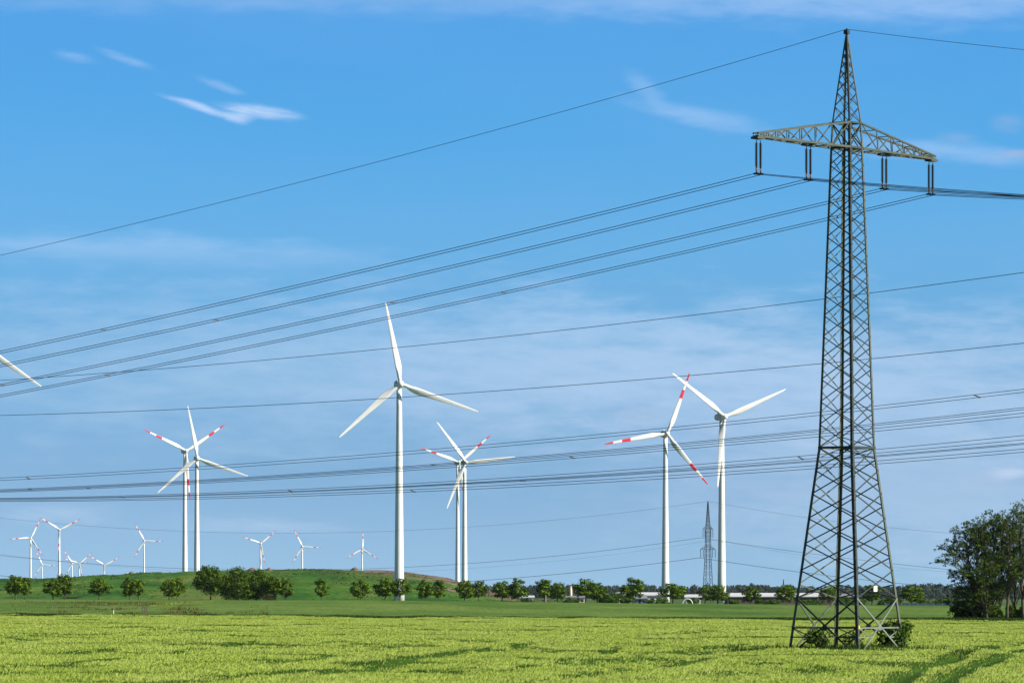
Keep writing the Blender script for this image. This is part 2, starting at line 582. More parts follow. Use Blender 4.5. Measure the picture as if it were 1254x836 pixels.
def hill_mat():
    m = M_hill
    w = m.node_tree
    # bare soil along the crest on the right: a real patch of earth, laid out in metres on the hill
    h = NT.__new__(NT)
    h.t = w
    p = [n for n in w.nodes if n.type == 'BSDF_PRINCIPLED'][0]
    base = p.inputs['Base Color'].links[0].from_socket
    pos = h.n('ShaderNodeNewGeometry').outputs['Position']
    sp = h.n('ShaderNodeSeparateXYZ', {'Vector': pos})
    x, y, z = sp.outputs
    nz = h.noise(h.mapping(pos, scale=(0.03, 0.02, 0.35)), 1.0, 6, 0.65)
    # soil lies above a sloping line
    line = h.math('MULTIPLY_ADD', x, -0.214, 1.4)                       # metres
    a = h.math('SUBTRACT', z, line)
    a = h.math('ADD', h.math('MULTIPLY', a, 0.25), h.math('MULTIPLY', h.math('SUBTRACT', nz, 0.5), 5.0))
    f = h.n('ShaderNodeMapRange', {'Value': a, 'From Min': 0.0, 'From Max': 0.5}).outputs[0]
    right = h.n('ShaderNodeMapRange', {'Value': x, 'From Min': -108.0, 'From Max': -80.0}).outputs[0]
    f = h.math('MULTIPLY', f, right)
    soil = h.ramp(h.noise(h.mapping(pos, scale=(0.1, 0.05, 0.8)), 1.0, 5, 0.6), [(0.3, (0.09, 0.062, 0.045)), (0.7, (0.24, 0.17, 0.13))])
    dl = h.math('MULTIPLY_ADD', x, -0.10, 4.5)
    d = h.math('ADD', h.math('MULTIPLY', h.math('SUBTRACT', z, dl), 0.12), h.math('MULTIPLY', h.math('SUBTRACT', nz, 0.5), 4.5))
    d = h.n('ShaderNodeMapRange', {'Value': d, 'From Min': -0.1, 'From Max': 0.7, 'To Max': 0.8}).outputs[0]
    dr = h.n('ShaderNodeMapRange', {'Value': x, 'From Min': -190.0, 'From Max': -130.0}).outputs[0]
    base = h.mixc(h.math('MULTIPLY', d, dr), base, (0.070, 0.088, 0.026, 1))
    h.put(p.inputs['Base Color'], h.mixc(f, base, soil))


hill_mat()
tag(put('hill', grid_mesh('hill', XX, YY, ZZ, M_hill)), kind='structure')


def hill_top(pxx):
    return float(np.interp(pxx, prof_x, prof_y))


# coarse grass and low scrub on the hill
M_scrub = mat_leaf('hill_scrub_blade', (0.018, 0.058, 0.008), (0.085, 0.140, 0.022), 0.2, 0.05, per_obj=0)


def hill_scrub(n=16000):
    r = np.random.RandomState(123)
    i = r.randint(0, 46, n)
    j = r.randint(0, len(px) - 1, n)
    a, b_ = r.rand(n), r.rand(n)

    def bil(A):
        return (A[i, j] * (1 - a) + A[i, j + 1] * a) * (1 - b_) + (A[i + 1, j] * (1 - a) + A[i + 1, j + 1] * a) * b_
    x, y, z = bil(XX), bil(YY), bil(ZZ)
    nn = fbm(x / 13, y / 26, 61)
    ok = (nn > 0.46) & (z > -2)
    x, y, z, nn = x[ok], y[ok], z[ok], nn[ok]
    n = len(x)
    h = 0.25 + 2.6 * np.clip(nn - 0.46, 0, 0.3) * r.rand(n)
    P = np.stack([x, y, z - 0.1], -1)
    t = r.rand(n) * 6.283
    W = np.stack([np.cos(t), np.sin(t), 0 * t], -1) * (0.35 + 0.5 * r.rand(n, 1))
    T = P + np.stack([0.2 * np.cos(t * 3), 0.2 * np.sin(t * 3), h], -1)
    return quads_mesh('hill_scrub', np.stack([P - W, (P + T) / 2 - W * 0.9, T, (P + T) / 2 + W * 0.9], 1), M_scrub)


tag(put('hill_scrub', hill_scrub()), 'coarse dark green grass and low scrub patches on the hill', 'grass', kind='stuff')


# ------------------------------------------------------------------ haze (the air itself)
def haze():
    m = bpy.data.materials.new('haze_air')
    m.use_nodes = True
    w = NT(m.node_tree)
    v = w.n('ShaderNodeVolumePrincipled', {'Color': (0.80, 0.90, 1.0, 1), 'Density': HAZE, 'Anisotropy': 0.0})
    w.n('ShaderNodeOutputMaterial', {'Volume': v})
    b = MB()
    b.box((0, 7480, 98), (5300, 15200, 206))
    o = b.build('haze', m)
    tag(o, kind='stuff')


HAZE = 0.7e-5
if HAZE > 0:
    haze()


# ------------------------------------------------------------------ lattice pylons
def lattice_panel(b, A0, B0, A1, B1, w, mat=0, n=None):
    """one X in the panel between two legs"""
    up = n
    b.bar(A0, B1, w, w * 0.55, up, mat)
    b.bar(B0, A1, w, w * 0.55, up, mat)


PYL_D = 360.0
PYL_X = (1037 - 627) * PYL_D / F
PYL = Vector((PYL_X, PYL_D, gz(PYL_X, PYL_D) + 0.12))
ARM_ANG = 52.3                  # cross arm direction from the picture plane
au = Vector((math.cos(R(ARM_ANG)), math.sin(R(ARM_ANG)), 0))
ln = Vector((-au.y, au.x, 0))   # the line's own direction, to the left and away
MPX = PYL_D / F


def hy(py):
    """photo row -> height above the pylon's foot"""
    return EYE + (HOR - py) * MPX - PYL.z


BOLT = [MB().bar((0, 0, 0), (0, 0.2, 0), 0.035).mesh('step_bolt', M_steel), MB().bar((0, 0, 0), (0.2, 0, 0), 0.035).mesh('step_bolt', M_steel)]


def make_pylon():
    t = thing('transmission_pylon', PYL, 'tall steel lattice power pylon standing in the barley, one wide cross arm near its top',
              'pylon', rotz=R(ARM_ANG))
    # in local space x runs along the arm, y along the line
    half = [(804, 73.0), (548, 35.0), (181.5, 20.2), (151, 18.3), (41, 1.2)]
    hh = [(hy(y), p / 0.992 * MPX / math.sqrt(2)) for y, p in half]
    zs = [a for a, _ in hh]
    rs = [r for _, r in hh]
    zs[0] = 0.0

    def corner(z, sx, sy):
        r = float(np.interp(z, zs, rs))
        return Vector((sx * r, sy * r, z))

    # legs: angle steel
    for sx, sy in ((-1, -1), (1, -1), (1, 1), (-1, 1)):
        b = MB()
        for i in range(len(zs) - 1):
            w = (0.21, 0.18, 0.155, 0.11)[i]
            p0 = corner(zs[i], sx, sy)
            p1 = corner(zs[i + 1], sx, sy)
            # two flanges of an L
            b.bar(p0 - Vector((sx * w / 2, 0, 0)), p1 - Vector((sx * w / 2, 0, 0)), w, 0.035, (0, 1, 0))
            b.bar(p0 - Vector((0, sy * w / 2, 0)), p1 - Vector((0, sy * w / 2, 0)), w, 0.035, (1, 0, 0))
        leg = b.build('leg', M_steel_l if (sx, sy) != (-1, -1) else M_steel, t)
        f = MB()
        f.tube([(corner(0, sx, sy).x, corner(0, sx, sy).y, -0.25), (corner(0, sx, sy).x, corner(0, sx, sy).y, 0.18)], [0.42, 0.34], 12)
        f.build('footing', M_concrete, leg)
        if sx == sy:
            z = 3.0
            k = 0
            while z < zs[-2]:
                c = corner(z, sx, sy)
                s = sx if k % 2 else sy
                bo = put('step_bolt', BOLT[k % 2], leg, c)
                bo.scale = (s, s, 1)
                z += 0.85
                k += 1

    # panels
    def levels(z0, z1, n, ratio):
        st = np.array([ratio ** i for i in range(n)])
        st = st / st.sum() * (z1 - z0)
        return [z0] + list(z0 + np.cumsum(st))

    low = [0.0, hy(732)] + levels(hy(732), zs[1], 6, 0.96)[1:]
    mid = levels(zs[1], zs[2], 15, 0.978)
    peak = levels(zs[3], zs[4] - 0.5, 8, 0.86)
    faces = [((-1, -1), (1, -1)), ((1, -1), (1, 1)), ((1, 1), (-1, 1)), ((-1, 1), (-1, -1))]
    # after the rotation the face with normal -y looks right and to the camera, the one with normal -x to the left
    for fi, (a, c) in enumerate(faces):
        n = Vector(((a[0] + c[0]) / 2, (a[1] + c[1]) / 2, 0))
        front = fi in (0, 3)
        for nm, lv, w in (('lower_bracing', low, 0.084), ('upper_bracing', mid, 0.068), ('peak_bracing', peak, 0.050)):
            b = MB()
            if not front and nm != 'peak_bracing':
                # the two rear faces are staggered by half a panel
                k0 = 1 if nm == 'lower_bracing' else 0
                mids = [(lv[i] + lv[i + 1]) / 2 for i in range(k0, len(lv) - 1)]
                lv = lv[:k0 + 1] + mids + [lv[-1]]
            for i in range(len(lv) - 1):
                A0, B0 = corner(lv[i], *a), corner(lv[i], *c)
                A1, B1 = corner(lv[i + 1], *a), corner(lv[i + 1], *c)
                if nm == 'lower_bracing' and i == 0:
                    lattice_panel(b, A0, B0, A1, B1, 0.12, 0, n)
                    zm = hy(768)
                    b.bar(corner(zm, *a), corner(zm, *c), 0.11, 0.07, n)
                    # secondary struts near the feet
                    zq = hy(779.5)
                    for P, Q in ((a, c), (c, a)):
                        q0 = corner(zq, *P)
                        full = corner(lv[1], *Q)
                        foot = corner(0, *P)
                        q1 = foot + (full - foot) * ((zq - foot.z) / (full.z - foot.z))
                        b.bar(q0, q1, 0.08, 0.05, n)
                        q2 = foot + (full - foot) * 0.5
                        b.bar(corner(zm, *P), q1, 0.07, 0.05, n)
                    mcen = (A0 + B0 + A1 + B1) / 4
                    # gusset plate where the big X crosses
                    g = (corner(0, *a) + (corner(lv[1], *c) - corner(0, *a)) * 0.42)
                    gx = corner(zm, *a) * 0.5 + corner(zm, *c) * 0.5
                    e = (B0 - A0).normalized()
                    b.bar(gx - e * 0.2, gx + e * 0.2, 0.36, 0.05, n)
                else:
                    lattice_panel(b, A0, B0, A1, B1, w, 0, n)
            if nm == 'upper_bracing':
                b.bar(corner(lv[0], *a), corner(lv[0], *c), 0.16, 0.1, n)
            mat = M_steel if front else M_steel_l  # rear braces coloured lighter, front darker, to imitate sunlit and shaded flanges
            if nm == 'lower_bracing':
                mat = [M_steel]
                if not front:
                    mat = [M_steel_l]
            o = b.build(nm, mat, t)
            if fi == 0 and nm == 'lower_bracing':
                # the lowest panel of the right-hand face has a paler steel tone
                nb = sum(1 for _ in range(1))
                o.data.materials.append(M_steel_pale)
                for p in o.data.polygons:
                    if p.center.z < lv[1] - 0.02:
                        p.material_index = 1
    # plan bracing at the waist
    b = MB()
    zb = zs[1]
    b.bar(corner(zb, -1, -1), corner(zb, 1, 1), 0.09, 0.06)
    b.bar(corner(zb + 0.02, 1, -1), corner(zb + 0.02, -1, 1), 0.09, 0.06)
    b.build('waist_frame', M_steel, t)

    # cross arm: two tapering trusses with flat underside
    zbm, ztp = hy(181.5), hy(151)
    ztip = zbm + 0.22
    for s in (-1, 1):
        b = MB()
        L = 11.7
        rb = float(np.interp(zbm, zs, rs))
        rt = float(np.interp(ztp, zs, rs))
        tw = 0.20

        def lo(k, sy):            # bottom chord
            return Vector((s * (rb + (L - rb) * k), sy * (rb + (tw - rb) * k), zbm))

        def hi(k, sy):            # top chord
            return Vector((s * (rt + (L - rt) * k), sy * (rt + (tw - rt) * k), ztp + (ztip - ztp) * k))
        ks = [0, 0.20, 0.385, 0.55, 0.69, 0.81, 0.91, 0.985]
        for sy in (-1, 1):
            b.bar(lo(0, sy), lo(1, sy), 0.15, 0.15)
            b.bar(hi(0, sy), hi(1, sy), 0.13, 0.13)
            for i in range(len(ks) - 1):
                k0, k1 = ks[i], ks[i + 1]
                if i % 2 == 0:
                    b.bar(hi(k0, sy), lo(k1, sy), 0.085, 0.05, (0, 1, 0))
                else:
                    b.bar(lo(k0, sy), hi(k1, sy), 0.085, 0.05, (0, 1, 0))
                if k1 < 0.95:
                    b.bar(lo(k1, sy), hi(k1, sy), 0.075, 0.05, (0, 1, 0))
        for i in range(len(ks) - 1):
            k0, k1 = ks[i], ks[i + 1]
            sg = 1 if i % 2 else -1
            b.bar(lo(k0, sg) + Vector((0, 0, 0.01)), lo(k1, -sg) + Vector((0, 0, 0.01)), 0.08, 0.05)
            b.bar(lo(k1, -1), lo(k1, 1), 0.08, 0.05)
            b.bar(hi(k1, -1), hi(k1, 1), 0.06, 0.05)
        # tip plate and hanger beams for the insulators
        b.box((s * (L - 0.28), 0, zbm - 0.10), (0.9, 0.62, 0.16))
        b.box((s * 5.0, 0, zbm - 0.16), (1.3, 0.30, 0.14))
        ks5 = (5.0 - rb) / (L - rb)
        b.bar(lo(ks5, -1) - Vector((0, 0, 0.09)), lo(ks5, 1) - Vector((0, 0, 0.09)), 0.22, 0.10)
        b.build('cross_arm', M_arm, t)
    # bracing where the arm meets the body
    for fi, (a, c) in enumerate(faces):
        b = MB()
        n = Vector(((a[0] + c[0]) / 2, (a[1] + c[1]) / 2, 0))
        lattice_panel(b, corner(zbm, *a), corner(zbm, *c), corner(ztp, *a), corner(ztp, *c), 0.09, 0, n)
        b.bar(corner(zbm, *a), corner(zbm, *c), 0.16, 0.12, n)
        b.bar(corner(ztp, *a), corner(ztp, *c), 0.13, 0.10, n)
        b.build('arm_frame', M_steel, t)
    # cap, plates
    b = MB()
    b.box((0, 0, zs[-1] + 0.08), (0.34, 0.34, 0.3))
    b.bar((0, 0, zs[-1] - 0.3), (0, 0, zs[-1] + 0.35), 0.1)
    b.build('peak_cap', M_steel, t)
    z = hy(720.5)
    fr = corner(z, -1, -1).lerp(corner(z, 1, -1), 0.44)
    b = MB()
    b.box((fr.x, fr.y - 0.12, z), (0.46, 0.04, 0.40))
    pl = b.build('sign_plate', M_plate, t)
    pl['label'] = 'blank white square number plate fixed to the right-hand face'
    c = corner(hy(767), -1, -1)
    b = MB()
    b.box((c.x + 0.10, c.y - 0.05, c.z), (0.16, 0.03, 0.24))
    b.build('warning_plate', M_yellow, t)
    return t


make_pylon()
ARM_Z = PYL.z + hy(181.5)
HANG = ARM_Z - 0.26


def make_insulator(s, label):
    p = PYL + au * s
    t = thing('insulator_pair', (p.x, p.y, HANG), label, 'insulator', 'insulator pairs hanging from the cross arm', R(ARM_ANG))
    Lz = 2.36
    for k in (-1, 1):
        x = k * 0.26
        b = MB()
        prof = [(0.03, 0.0), (0.03, -0.16)]
        z = -0.18
        while z > -Lz + 0.42:
            prof += [(0.06, z), (0.135, z - 0.025), (0.06, z - 0.055)]
            z -= 0.075
        prof += [(0.035, z), (0.035, -Lz + 0.30)]
        b.lathe(prof, 10, 0, (x, 0, 0))
        st = b.build('insulator_string', M_insul, t)
        for zz in (-0.20, -Lz + 0.44):
            h = MB()
            h.bar((x - 0.20 * (1 if k < 0 else 0.3), 0, zz), (x + 0.20 * (1 if k > 0 else 0.3), 0, zz), 0.035)
            h.build('arcing_horn', M_fitting, st)
    b = MB()
    b.box((0, 0, -Lz + 0.26), (0.66, 0.06, 0.12))
    b.build('yoke_plate', M_copper, t)
    for k in (-1, 1):
        b = MB()
        b.bar((k * 0.26, 0, -Lz + 0.22), (k * 0.26, 0, -Lz - 0.04), 0.07)
        b.box((k * 0.26, 0, -Lz - 0.04), (0.12, 0.42, 0.14))
        b.build('suspension_clamp', M_insul, t)
    return Vector((p.x, p.y, HANG - Lz - 0.05))


def wire_fit(P0, hdir, pix, deg=2):
    """P0 a fixed point, hdir a horizontal direction: heights along the vertical plane fitted to photo rows"""
    S, Zs = [], []
    for x, y in pix:
        k = (x - 627.0) / F
        den = hdir.x - k * hdir.y
        s = (k * P0.y - P0.x) / den
        d = P0.y + hdir.y * s
        S.append(s)
        Zs.append(EYE + (HOR - y) * d / F - P0.z)
    S = np.array(S)
    Zs = np.array(Zs)
    A = np.stack([S ** (i + 1) for i in range(deg)], -1)
    c = np.linalg.lstsq(A, Zs, rcond=None)[0]
    return c, S


def wire_pts(P0, hdir, c, s0, s1, n):
    out = []
    for s in np.linspace(s0, s1, n):
        z = sum(ci * s ** (i + 1) for i, ci in enumerate(c))
        out.append(Vector((P0.x + hdir.x * s, P0.y + hdir.y * s, P0.z + z)))
    return out


CAB = 0.025          # conductor radius
Bp = [
    (-11.35, [(560, 302.7), (283, 370), (150, 399.5), (0, 430.5)], [(1083, 226), (1254, 239.0)],
     'outer left', 'black double-string insulator at the left tip of the pylon arm',
     'twin cable on the outermost left insulator of the pylon, topmost of four slanting pairs'),
    (-5.0, [(560, 323.5), (365, 370.7), (160, 415), (0, 447.5)], [(1090, 227.5), (1254, 240.6)],
     'inner left', 'black double-string insulator between the left arm tip and the pylon body',
     'twin cable on the inner left insulator of the pylon, second of four slanting pairs'),
    (5.0, [(960, 257.3), (560, 354), (420, 384.5), (160, 439.5), (0, 471.5)], [(1160, 233), (1254, 242.0)],
     'inner right', 'black double-string insulator between the pylon body and the right arm tip',
     'twin cable on the inner right insulator of the pylon, third of four slanting pairs'),
    (11.35, [(1094, 244), (960, 277.5), (560, 371.5), (420, 402), (160, 454.5), (0, 484)], [(1254, 243.4)],
     'outer right', 'black double-string insulator at the right tip of the pylon arm',
     'twin cable on the outermost right insulator of the pylon, lowest of four slanting pairs'),
]
for s, left, right, nm, lab, wlab in Bp:
    P0 = make_insulator(s, lab)
    cl, Sl = wire_fit(P0, ln, left)
    cr, Sr = wire_fit(P0, -ln, right, 1)
    cr[0] -= 0.0005 * Sr[-1]
    t = thing('twin_conductor', P0, wlab, 'power line', 'twin cables carried by the lattice pylon')
    pl = wire_pts(P0, ln, cl, 0, 150, 60)
    # to the right: straight fall first, then a gentle sag
    cr2 = [cr[0], 0.0005]
    pr = wire_pts(P0, -ln, cr2, 0, 110, 40)
    for k in (-1, 1):
        off = au * (0.33 * k) + Vector((0, 0, -0.03 * k))
        b = MB()
        b.tube([p + off - P0 for p in pr[::-1]] + [p + off - P0 for p in pl[1:]], CAB, 6)
        b.build('cable', M_cable, t)
    for ss, ptsf, dr in ((52 - s, cl, ln), (30 + s * 0.3, cr2, -ln), (95 - s, cl, ln)):
        q = wire_pts(P0, dr, ptsf, ss, ss + 1, 2)[0] - P0
        b = MB()
        b.bar(q - au * 0.36, q + au * 0.36, 0.09, 0.07)
        b.build('spacer', M_spacer, t)

# earth wire over the pylon peak
P0 = Vector((PYL.x, PYL.y, PYL.z + hy(41) + 0.30))
ce, _ = wire_fit(P0, ln, [(900, 80.3), (560, 169), (420, 211), (0, 312.8)])
cer, _ = wire_fit(P0, -ln, [(1160, 49.9), (1254, 57.2)])
b = MB()
b.tube([p - P0 for p in wire_pts(P0, -ln, [cer[0], abs(cer[1]) * 0.5], 0, 110, 40)[::-1]] + [p - P0 for p in wire_pts(P0, ln, ce, 0, 150, 60)[1:]], 0.019, 6)
tag(b.build('earth_wire', M_cable, None, P0), 'thin single earth wire slung over the very top of the lattice pylon', 'power line')

# the second line, crossing the picture behind the pylon
L0 = Vector(((1254 - 627) * 440 / F, 440, 0))
L1 = Vector(((0 - 627) * 560 / F, 560, 0))
d2 = (L1 - L0).normalized()
nrm2 = Vector((-d2.y, d2.x, 0))


def cross_wire(pix, off):
    P = L0 - nrm2 * off
    # a start point at the right edge
    P = Vector((P.x, P.y, 0))
    k = (1254 - 627.0) / F
    s = (k * P.y - P.x) / (d2.x - k * d2.y)
    P0 = P + d2 * s
    P0.z = EYE + (HOR - pix[-1][1]) * P0.y / F
    c, S = wire_fit(P0, d2, pix[:-1])
    return P0, c


X6 = (0, 160, 560, 760, 1094, 1254)
singles = [
    ([(0, 465.7), (160, 454.3), (420, 432), (560, 418), (960, 372), (1094, 355.4), (1254, 333.6)], 6.0,
     'upper of the two widely spaced single wires crossing the sky behind the pylon'),
    ([(0, 508.6), (160, 503.3), (420, 490.6), (834, 460.8), (1094, 436.6), (1254, 420)], -6.0,
     'lower of the two widely spaced single wires crossing the sky behind the pylon'),
]
for pix, off, lab in singles:
    P0, c = cross_wire(pix, off)
    b = MB()
    b.tube([p - P0 for p in wire_pts(P0, d2, c, -45, 190, 80)], 0.030, 6)
    tag(b.build('overhead_wire', M_cable, None, P0), lab, 'power line', 'wires of the crossing power line')

twins = [
    ((585.3, 576, 546.7, 530, 494.7, 476.2), (588.2, 579.4, 550.4, 533.8, 498.5, 480.0), 4.0, 'highest twin cable of the crossing line, alone in a clear gap of sky'),
    ((598.4, 593.5, 565.0, 549.2, 516.5, 498.7), (599.6, 594.6, 566.6, 551.0, 518.4, 501.2), 0.5, 'upper twin cable in the middle bunch of the crossing line'),
    ((600.6, 595.6, 568.4, 553.2, 522, 505.5), (601.6, 597.2, 571.0, 556.0, 525.4, 509.6), -3.5, 'lower twin cable in the middle bunch of the crossing line'),
    ((609.6, 606.8, 588.4, 575.3, 548.5, 533.0), (610.4, 608.0, 591.4, 579.2, 552.6, 538.0), 5.5, 'top twin cable in the lowest bunch of the crossing line'),
    ((610.2, 608.2, 592.2, 580.2, 555.6, 542.4), (611.0, 609.2, 593.0, 581.6, 556.8, 543.8), 1.5, 'middle twin cable in the lowest bunch of the crossing line, strands almost merged'),
    ((612.4, 610.9, 596.4, 585.7, 562.4, 549.5), (613.6, 612.3, 599.5, 589.3, 566.0, 553.3), -4.5, 'bottom twin cable of the whole crossing line, nearest the ground'),
]
SPC = ([34, 1196], [36, 530], [108, 700], [355, 980], [150, 640], [505, 1010])
for (ya, yb, off, lab), spx in zip(twins, SPC):
    Pa, ca = cross_wire(list(zip(X6, ya)), off + 0.12)
    Pb, cb = cross_wire(list(zip(X6, yb)), off - 0.12)
    t = thing('twin_conductor', Pa, lab, 'power line', 'wires of the crossing power line')
    for P, c in ((Pa, ca), (Pb, cb)):
        b = MB()
        b.tube([p - Pa for p in wire_pts(P, d2, c, -45, 190, 80)], 0.027, 6)
        b.build('cable', M_cable, t)
    for sx in spx:
        k = (sx - 627.0) / F
        q = []
        for P, c, dx in ((Pa, ca, 0.35), (Pb, cb, -0.35)):
            s = (k * P.y - P.x) / (d2.x - k * d2.y)
            q.append(wire_pts(P, d2, c, s + dx, s + dx + 1, 2)[0] - Pa)
        b = MB()
        b.bar(q[0], q[1], 0.09, 0.09)
        b.box(q[1], (0.18, 0.14, 0.14))
        b.build('spacer', M_fitting, t)


# the far pylon and its line
def far_pylon(loc, H, label, rot, thick=0.17):
    t = thing('transmission_pylon', loc, label, 'pylon', None, rot)
    zs = [0, H * 0.42, H * 0.73, H]
    rs = [H * 0.044, H * 0.025, H * 0.018, H * 0.0025]

    def corner(z, sx, sy):
        r = float(np.interp(z, zs, rs))
        return Vector((sx * r, sy * r, z))
    for sx, sy in ((-1, -1), (1, -1), (1, 1), (-1, 1)):
        b = MB()
        for i in range(3):
            b.bar(corner(zs[i], sx, sy), corner(zs[i + 1], sx, sy), thick * 1.25)
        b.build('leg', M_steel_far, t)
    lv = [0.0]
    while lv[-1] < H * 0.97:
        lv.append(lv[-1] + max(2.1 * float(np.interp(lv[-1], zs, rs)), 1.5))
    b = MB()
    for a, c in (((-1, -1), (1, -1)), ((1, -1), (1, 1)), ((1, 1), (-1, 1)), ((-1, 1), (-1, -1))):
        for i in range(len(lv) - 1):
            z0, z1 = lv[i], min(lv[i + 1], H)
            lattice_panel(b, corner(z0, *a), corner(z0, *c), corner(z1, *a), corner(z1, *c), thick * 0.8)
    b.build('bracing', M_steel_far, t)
    for zf, L in ((0.725, 7.0), (0.525, 10.5)):
        z = H * zf
        b = MB()
        r = float(np.interp(z, zs, rs))
        for s in (-1, 1):
            for sy in (-1, 1):
                b.bar((s * r, sy * r, z), (s * L, 0, z), thick * 1.3)
                b.bar((s * r, sy * r, z + H * 0.035), (s * L, 0, z + 0.1), thick)
            for k in (0.3, 0.55, 0.78):
                b.bar((s * L * k, -r * (1 - k), z), (s * L * k, 0, z + H * 0.035 * (1 - k)), thick * 0.8)
                b.bar((s * L * k, r * (1 - k), z), (s * L * (k + 0.2), 0, z + H * 0.03 * (1 - k)), thick * 0.8)
        b.build('cross_arm', M_steel_far, t)
        for s in (-1, 1):
            for kk in (1.0, 0.62):
                b = MB()
                b.bar((s * L * kk, 0, z), (s * L * kk, 0, z - 4.4), thick * 1.2)
                b.build('insulator', M_insul, t)
    return t


FD = 2600.0
fp = at(867, 729, FD)
fp.z = gz(fp.x, FD)
FH = EYE + (HOR - 613.5) * FD / F - fp.z
far_pylon(fp, FH, 'distant two-armed lattice pylon seen between the two right-hand turbine towers', R(66))
q = at(959.5, 729, 6500)
q.z = gz(q.x, q.y) - 2
far_pylon(q, EYE + (HOR - 709) * 6500 / F - q.z, 'tiny faint pylon tip poking above the far treeline left of the big pylon', R(66), 0.5)

fdir = Vector((-math.sin(R(66)), math.cos(R(66)), 0))
far_lines = [
    (0.0, 613.5, 867, [(700, 634), (540, 648), (400, 651.5), (160, 647), (0, 634)], [(898, 619.5), (979, 632), (1159, 652)],
     'faint topmost wire of the far line, running off the small pylon tip', 0.055),
    (-7.0, 658.0, 858, [(811, 665.5), (700, 678), (540, 692), (400, 697), (160, 693), (0, 679.5)], [(979, 675.7), (1143, 695)],
     'faint wire of the far line from the upper arm of the small pylon', 0.09),
    (10.5, 660.5, 875, [(811, 671), (640, 691), (500, 699), (300, 702)], [(979, 679), (1143, 698.5)],
     'faintest middle wire of the far line, behind the two right-hand turbines', 0.035),
    (-10.5, 682.5, 857, [(811, 688.5), (700, 700), (590, 711.5), (480, 716)], [(995, 702), (1140, 717.5)],
     'faint wire from the lower arm of the small far pylon, nearest the treetops', 0.11),
]
for off, y0, x0, left, right, lab, rad in far_lines:
    P0 = at(x0, y0, FD + off * 0.3)
    c1, _ = wire_fit(P0, fdir, left)
    c2, _ = wire_fit(P0, -fdir, right)
    b = MB()
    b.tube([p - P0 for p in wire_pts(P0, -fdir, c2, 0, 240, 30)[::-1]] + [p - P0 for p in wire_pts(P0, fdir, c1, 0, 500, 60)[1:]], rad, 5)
    tag(b.build('overhead_wire', M_cable_far, None, P0), lab, 'power line', 'wires of the far power line')


# ------------------------------------------------------------------ wind turbines
RT = 41.0


def blade_mesh(striped):
    b = MB()
    st = [(1.2, 1.9, 1.9, 30), (3.2, 1.9, 1.9, 30), (5.5, 2.7, 1.5, 26), (8.5, 3.6, 0.95, 22), (11, 3.4, 0.75, 16), (16, 2.85, 0.5, 10),
          (22, 2.3, 0.36, 6), (23.8, 2.18, 0.34, 6), (29.4, 1.78, 0.24, 4), (35.2, 1.3, 0.16, 2), (38.6, 0.95, 0.1, 1), (40.4, 0.6, 0.07, 0), (41, 0.15, 0.04, 0)]
    n = 14
    for i, (r, ch, th, tw) in enumerate(st):
        for k in range(n):
            a = 2 * math.pi * k / n
            x = math.cos(a) * ch * 0.5 + (0.0 if r < 4 else ch * 0.18)
            y = math.sin(a) * th * 0.5 * (1.0 if r < 4 else (1 + 0.5 * math.cos(a + math.pi)))
            c, s = math.cos(R(tw)), math.sin(R(tw))
            b.v.append((x * c - y * s, x * s + y * c - 0.0006 * r * r, r))
    for i in range(len(st) - 1):
        mid = (st[i][0] + st[i + 1][0]) / 2
        red = striped and (23.8 < mid < 29.4 or mid > 35.2)
        for k in range(n):
            k2 = (k + 1) % n
            b.face((i * n + k, i * n + k2, (i + 1) * n + k2, (i + 1) * n + k), 1 if red else 0, True)
    b.face([(len(st) - 1) * n + k for k in range(n)], 1 if striped else 0)
    return b.mesh('blade', [M_white, M_red])


BL = {True: blade_mesh(True), False: blade_mesh(False)}


def hub_mesh():
    b = MB()
    prof = [(1.55, -0.9), (1.75, 0.2), (1.75, 1.2), (1.5, 2.1), (1.0, 2.8), (0.35, 3.15)]
    b.lathe(prof, 20)
    me = b.mesh('hub', M_white)
    me.transform(Matrix.Rotation(R(90), 4, 'X'))   # axis to -Y
    return me


def nacelle_mesh():
    b = MB()
    secs = [(-2.6, 1.55), (-1.5, 1.9), (1.0, 2.05), (4.5, 1.95), (7.2, 1.6), (8.4, 0.9)]
    n = 18
    for i, (y, r) in enumerate(secs):
        for k in range(n):
            a = 2 * math.pi * k / n
            cx, cz = math.cos(a), math.sin(a)
            e = 0.62
            b.v.append((math.copysign(abs(cx) ** e, cx) * r, y, math.copysign(abs(cz) ** e, cz) * r * 1.02))
    for i in range(len(secs) - 1):
        for k in range(n):
            k2 = (k + 1) % n
            b.face((i * n + k, (i + 1) * n + k, (i + 1) * n + k2, i * n + k2), 0, True)
    b.face(list(range(n)))
    b.face([(len(secs) - 1) * n + k for k in range(n)][::-1])
    b.box((0, 4.5, 2.5), (0.9, 1.6, 1.0))
    return b.mesh('nacelle', M_grey)


HUBM = hub_mesh()
NACM = nacelle_mesh()


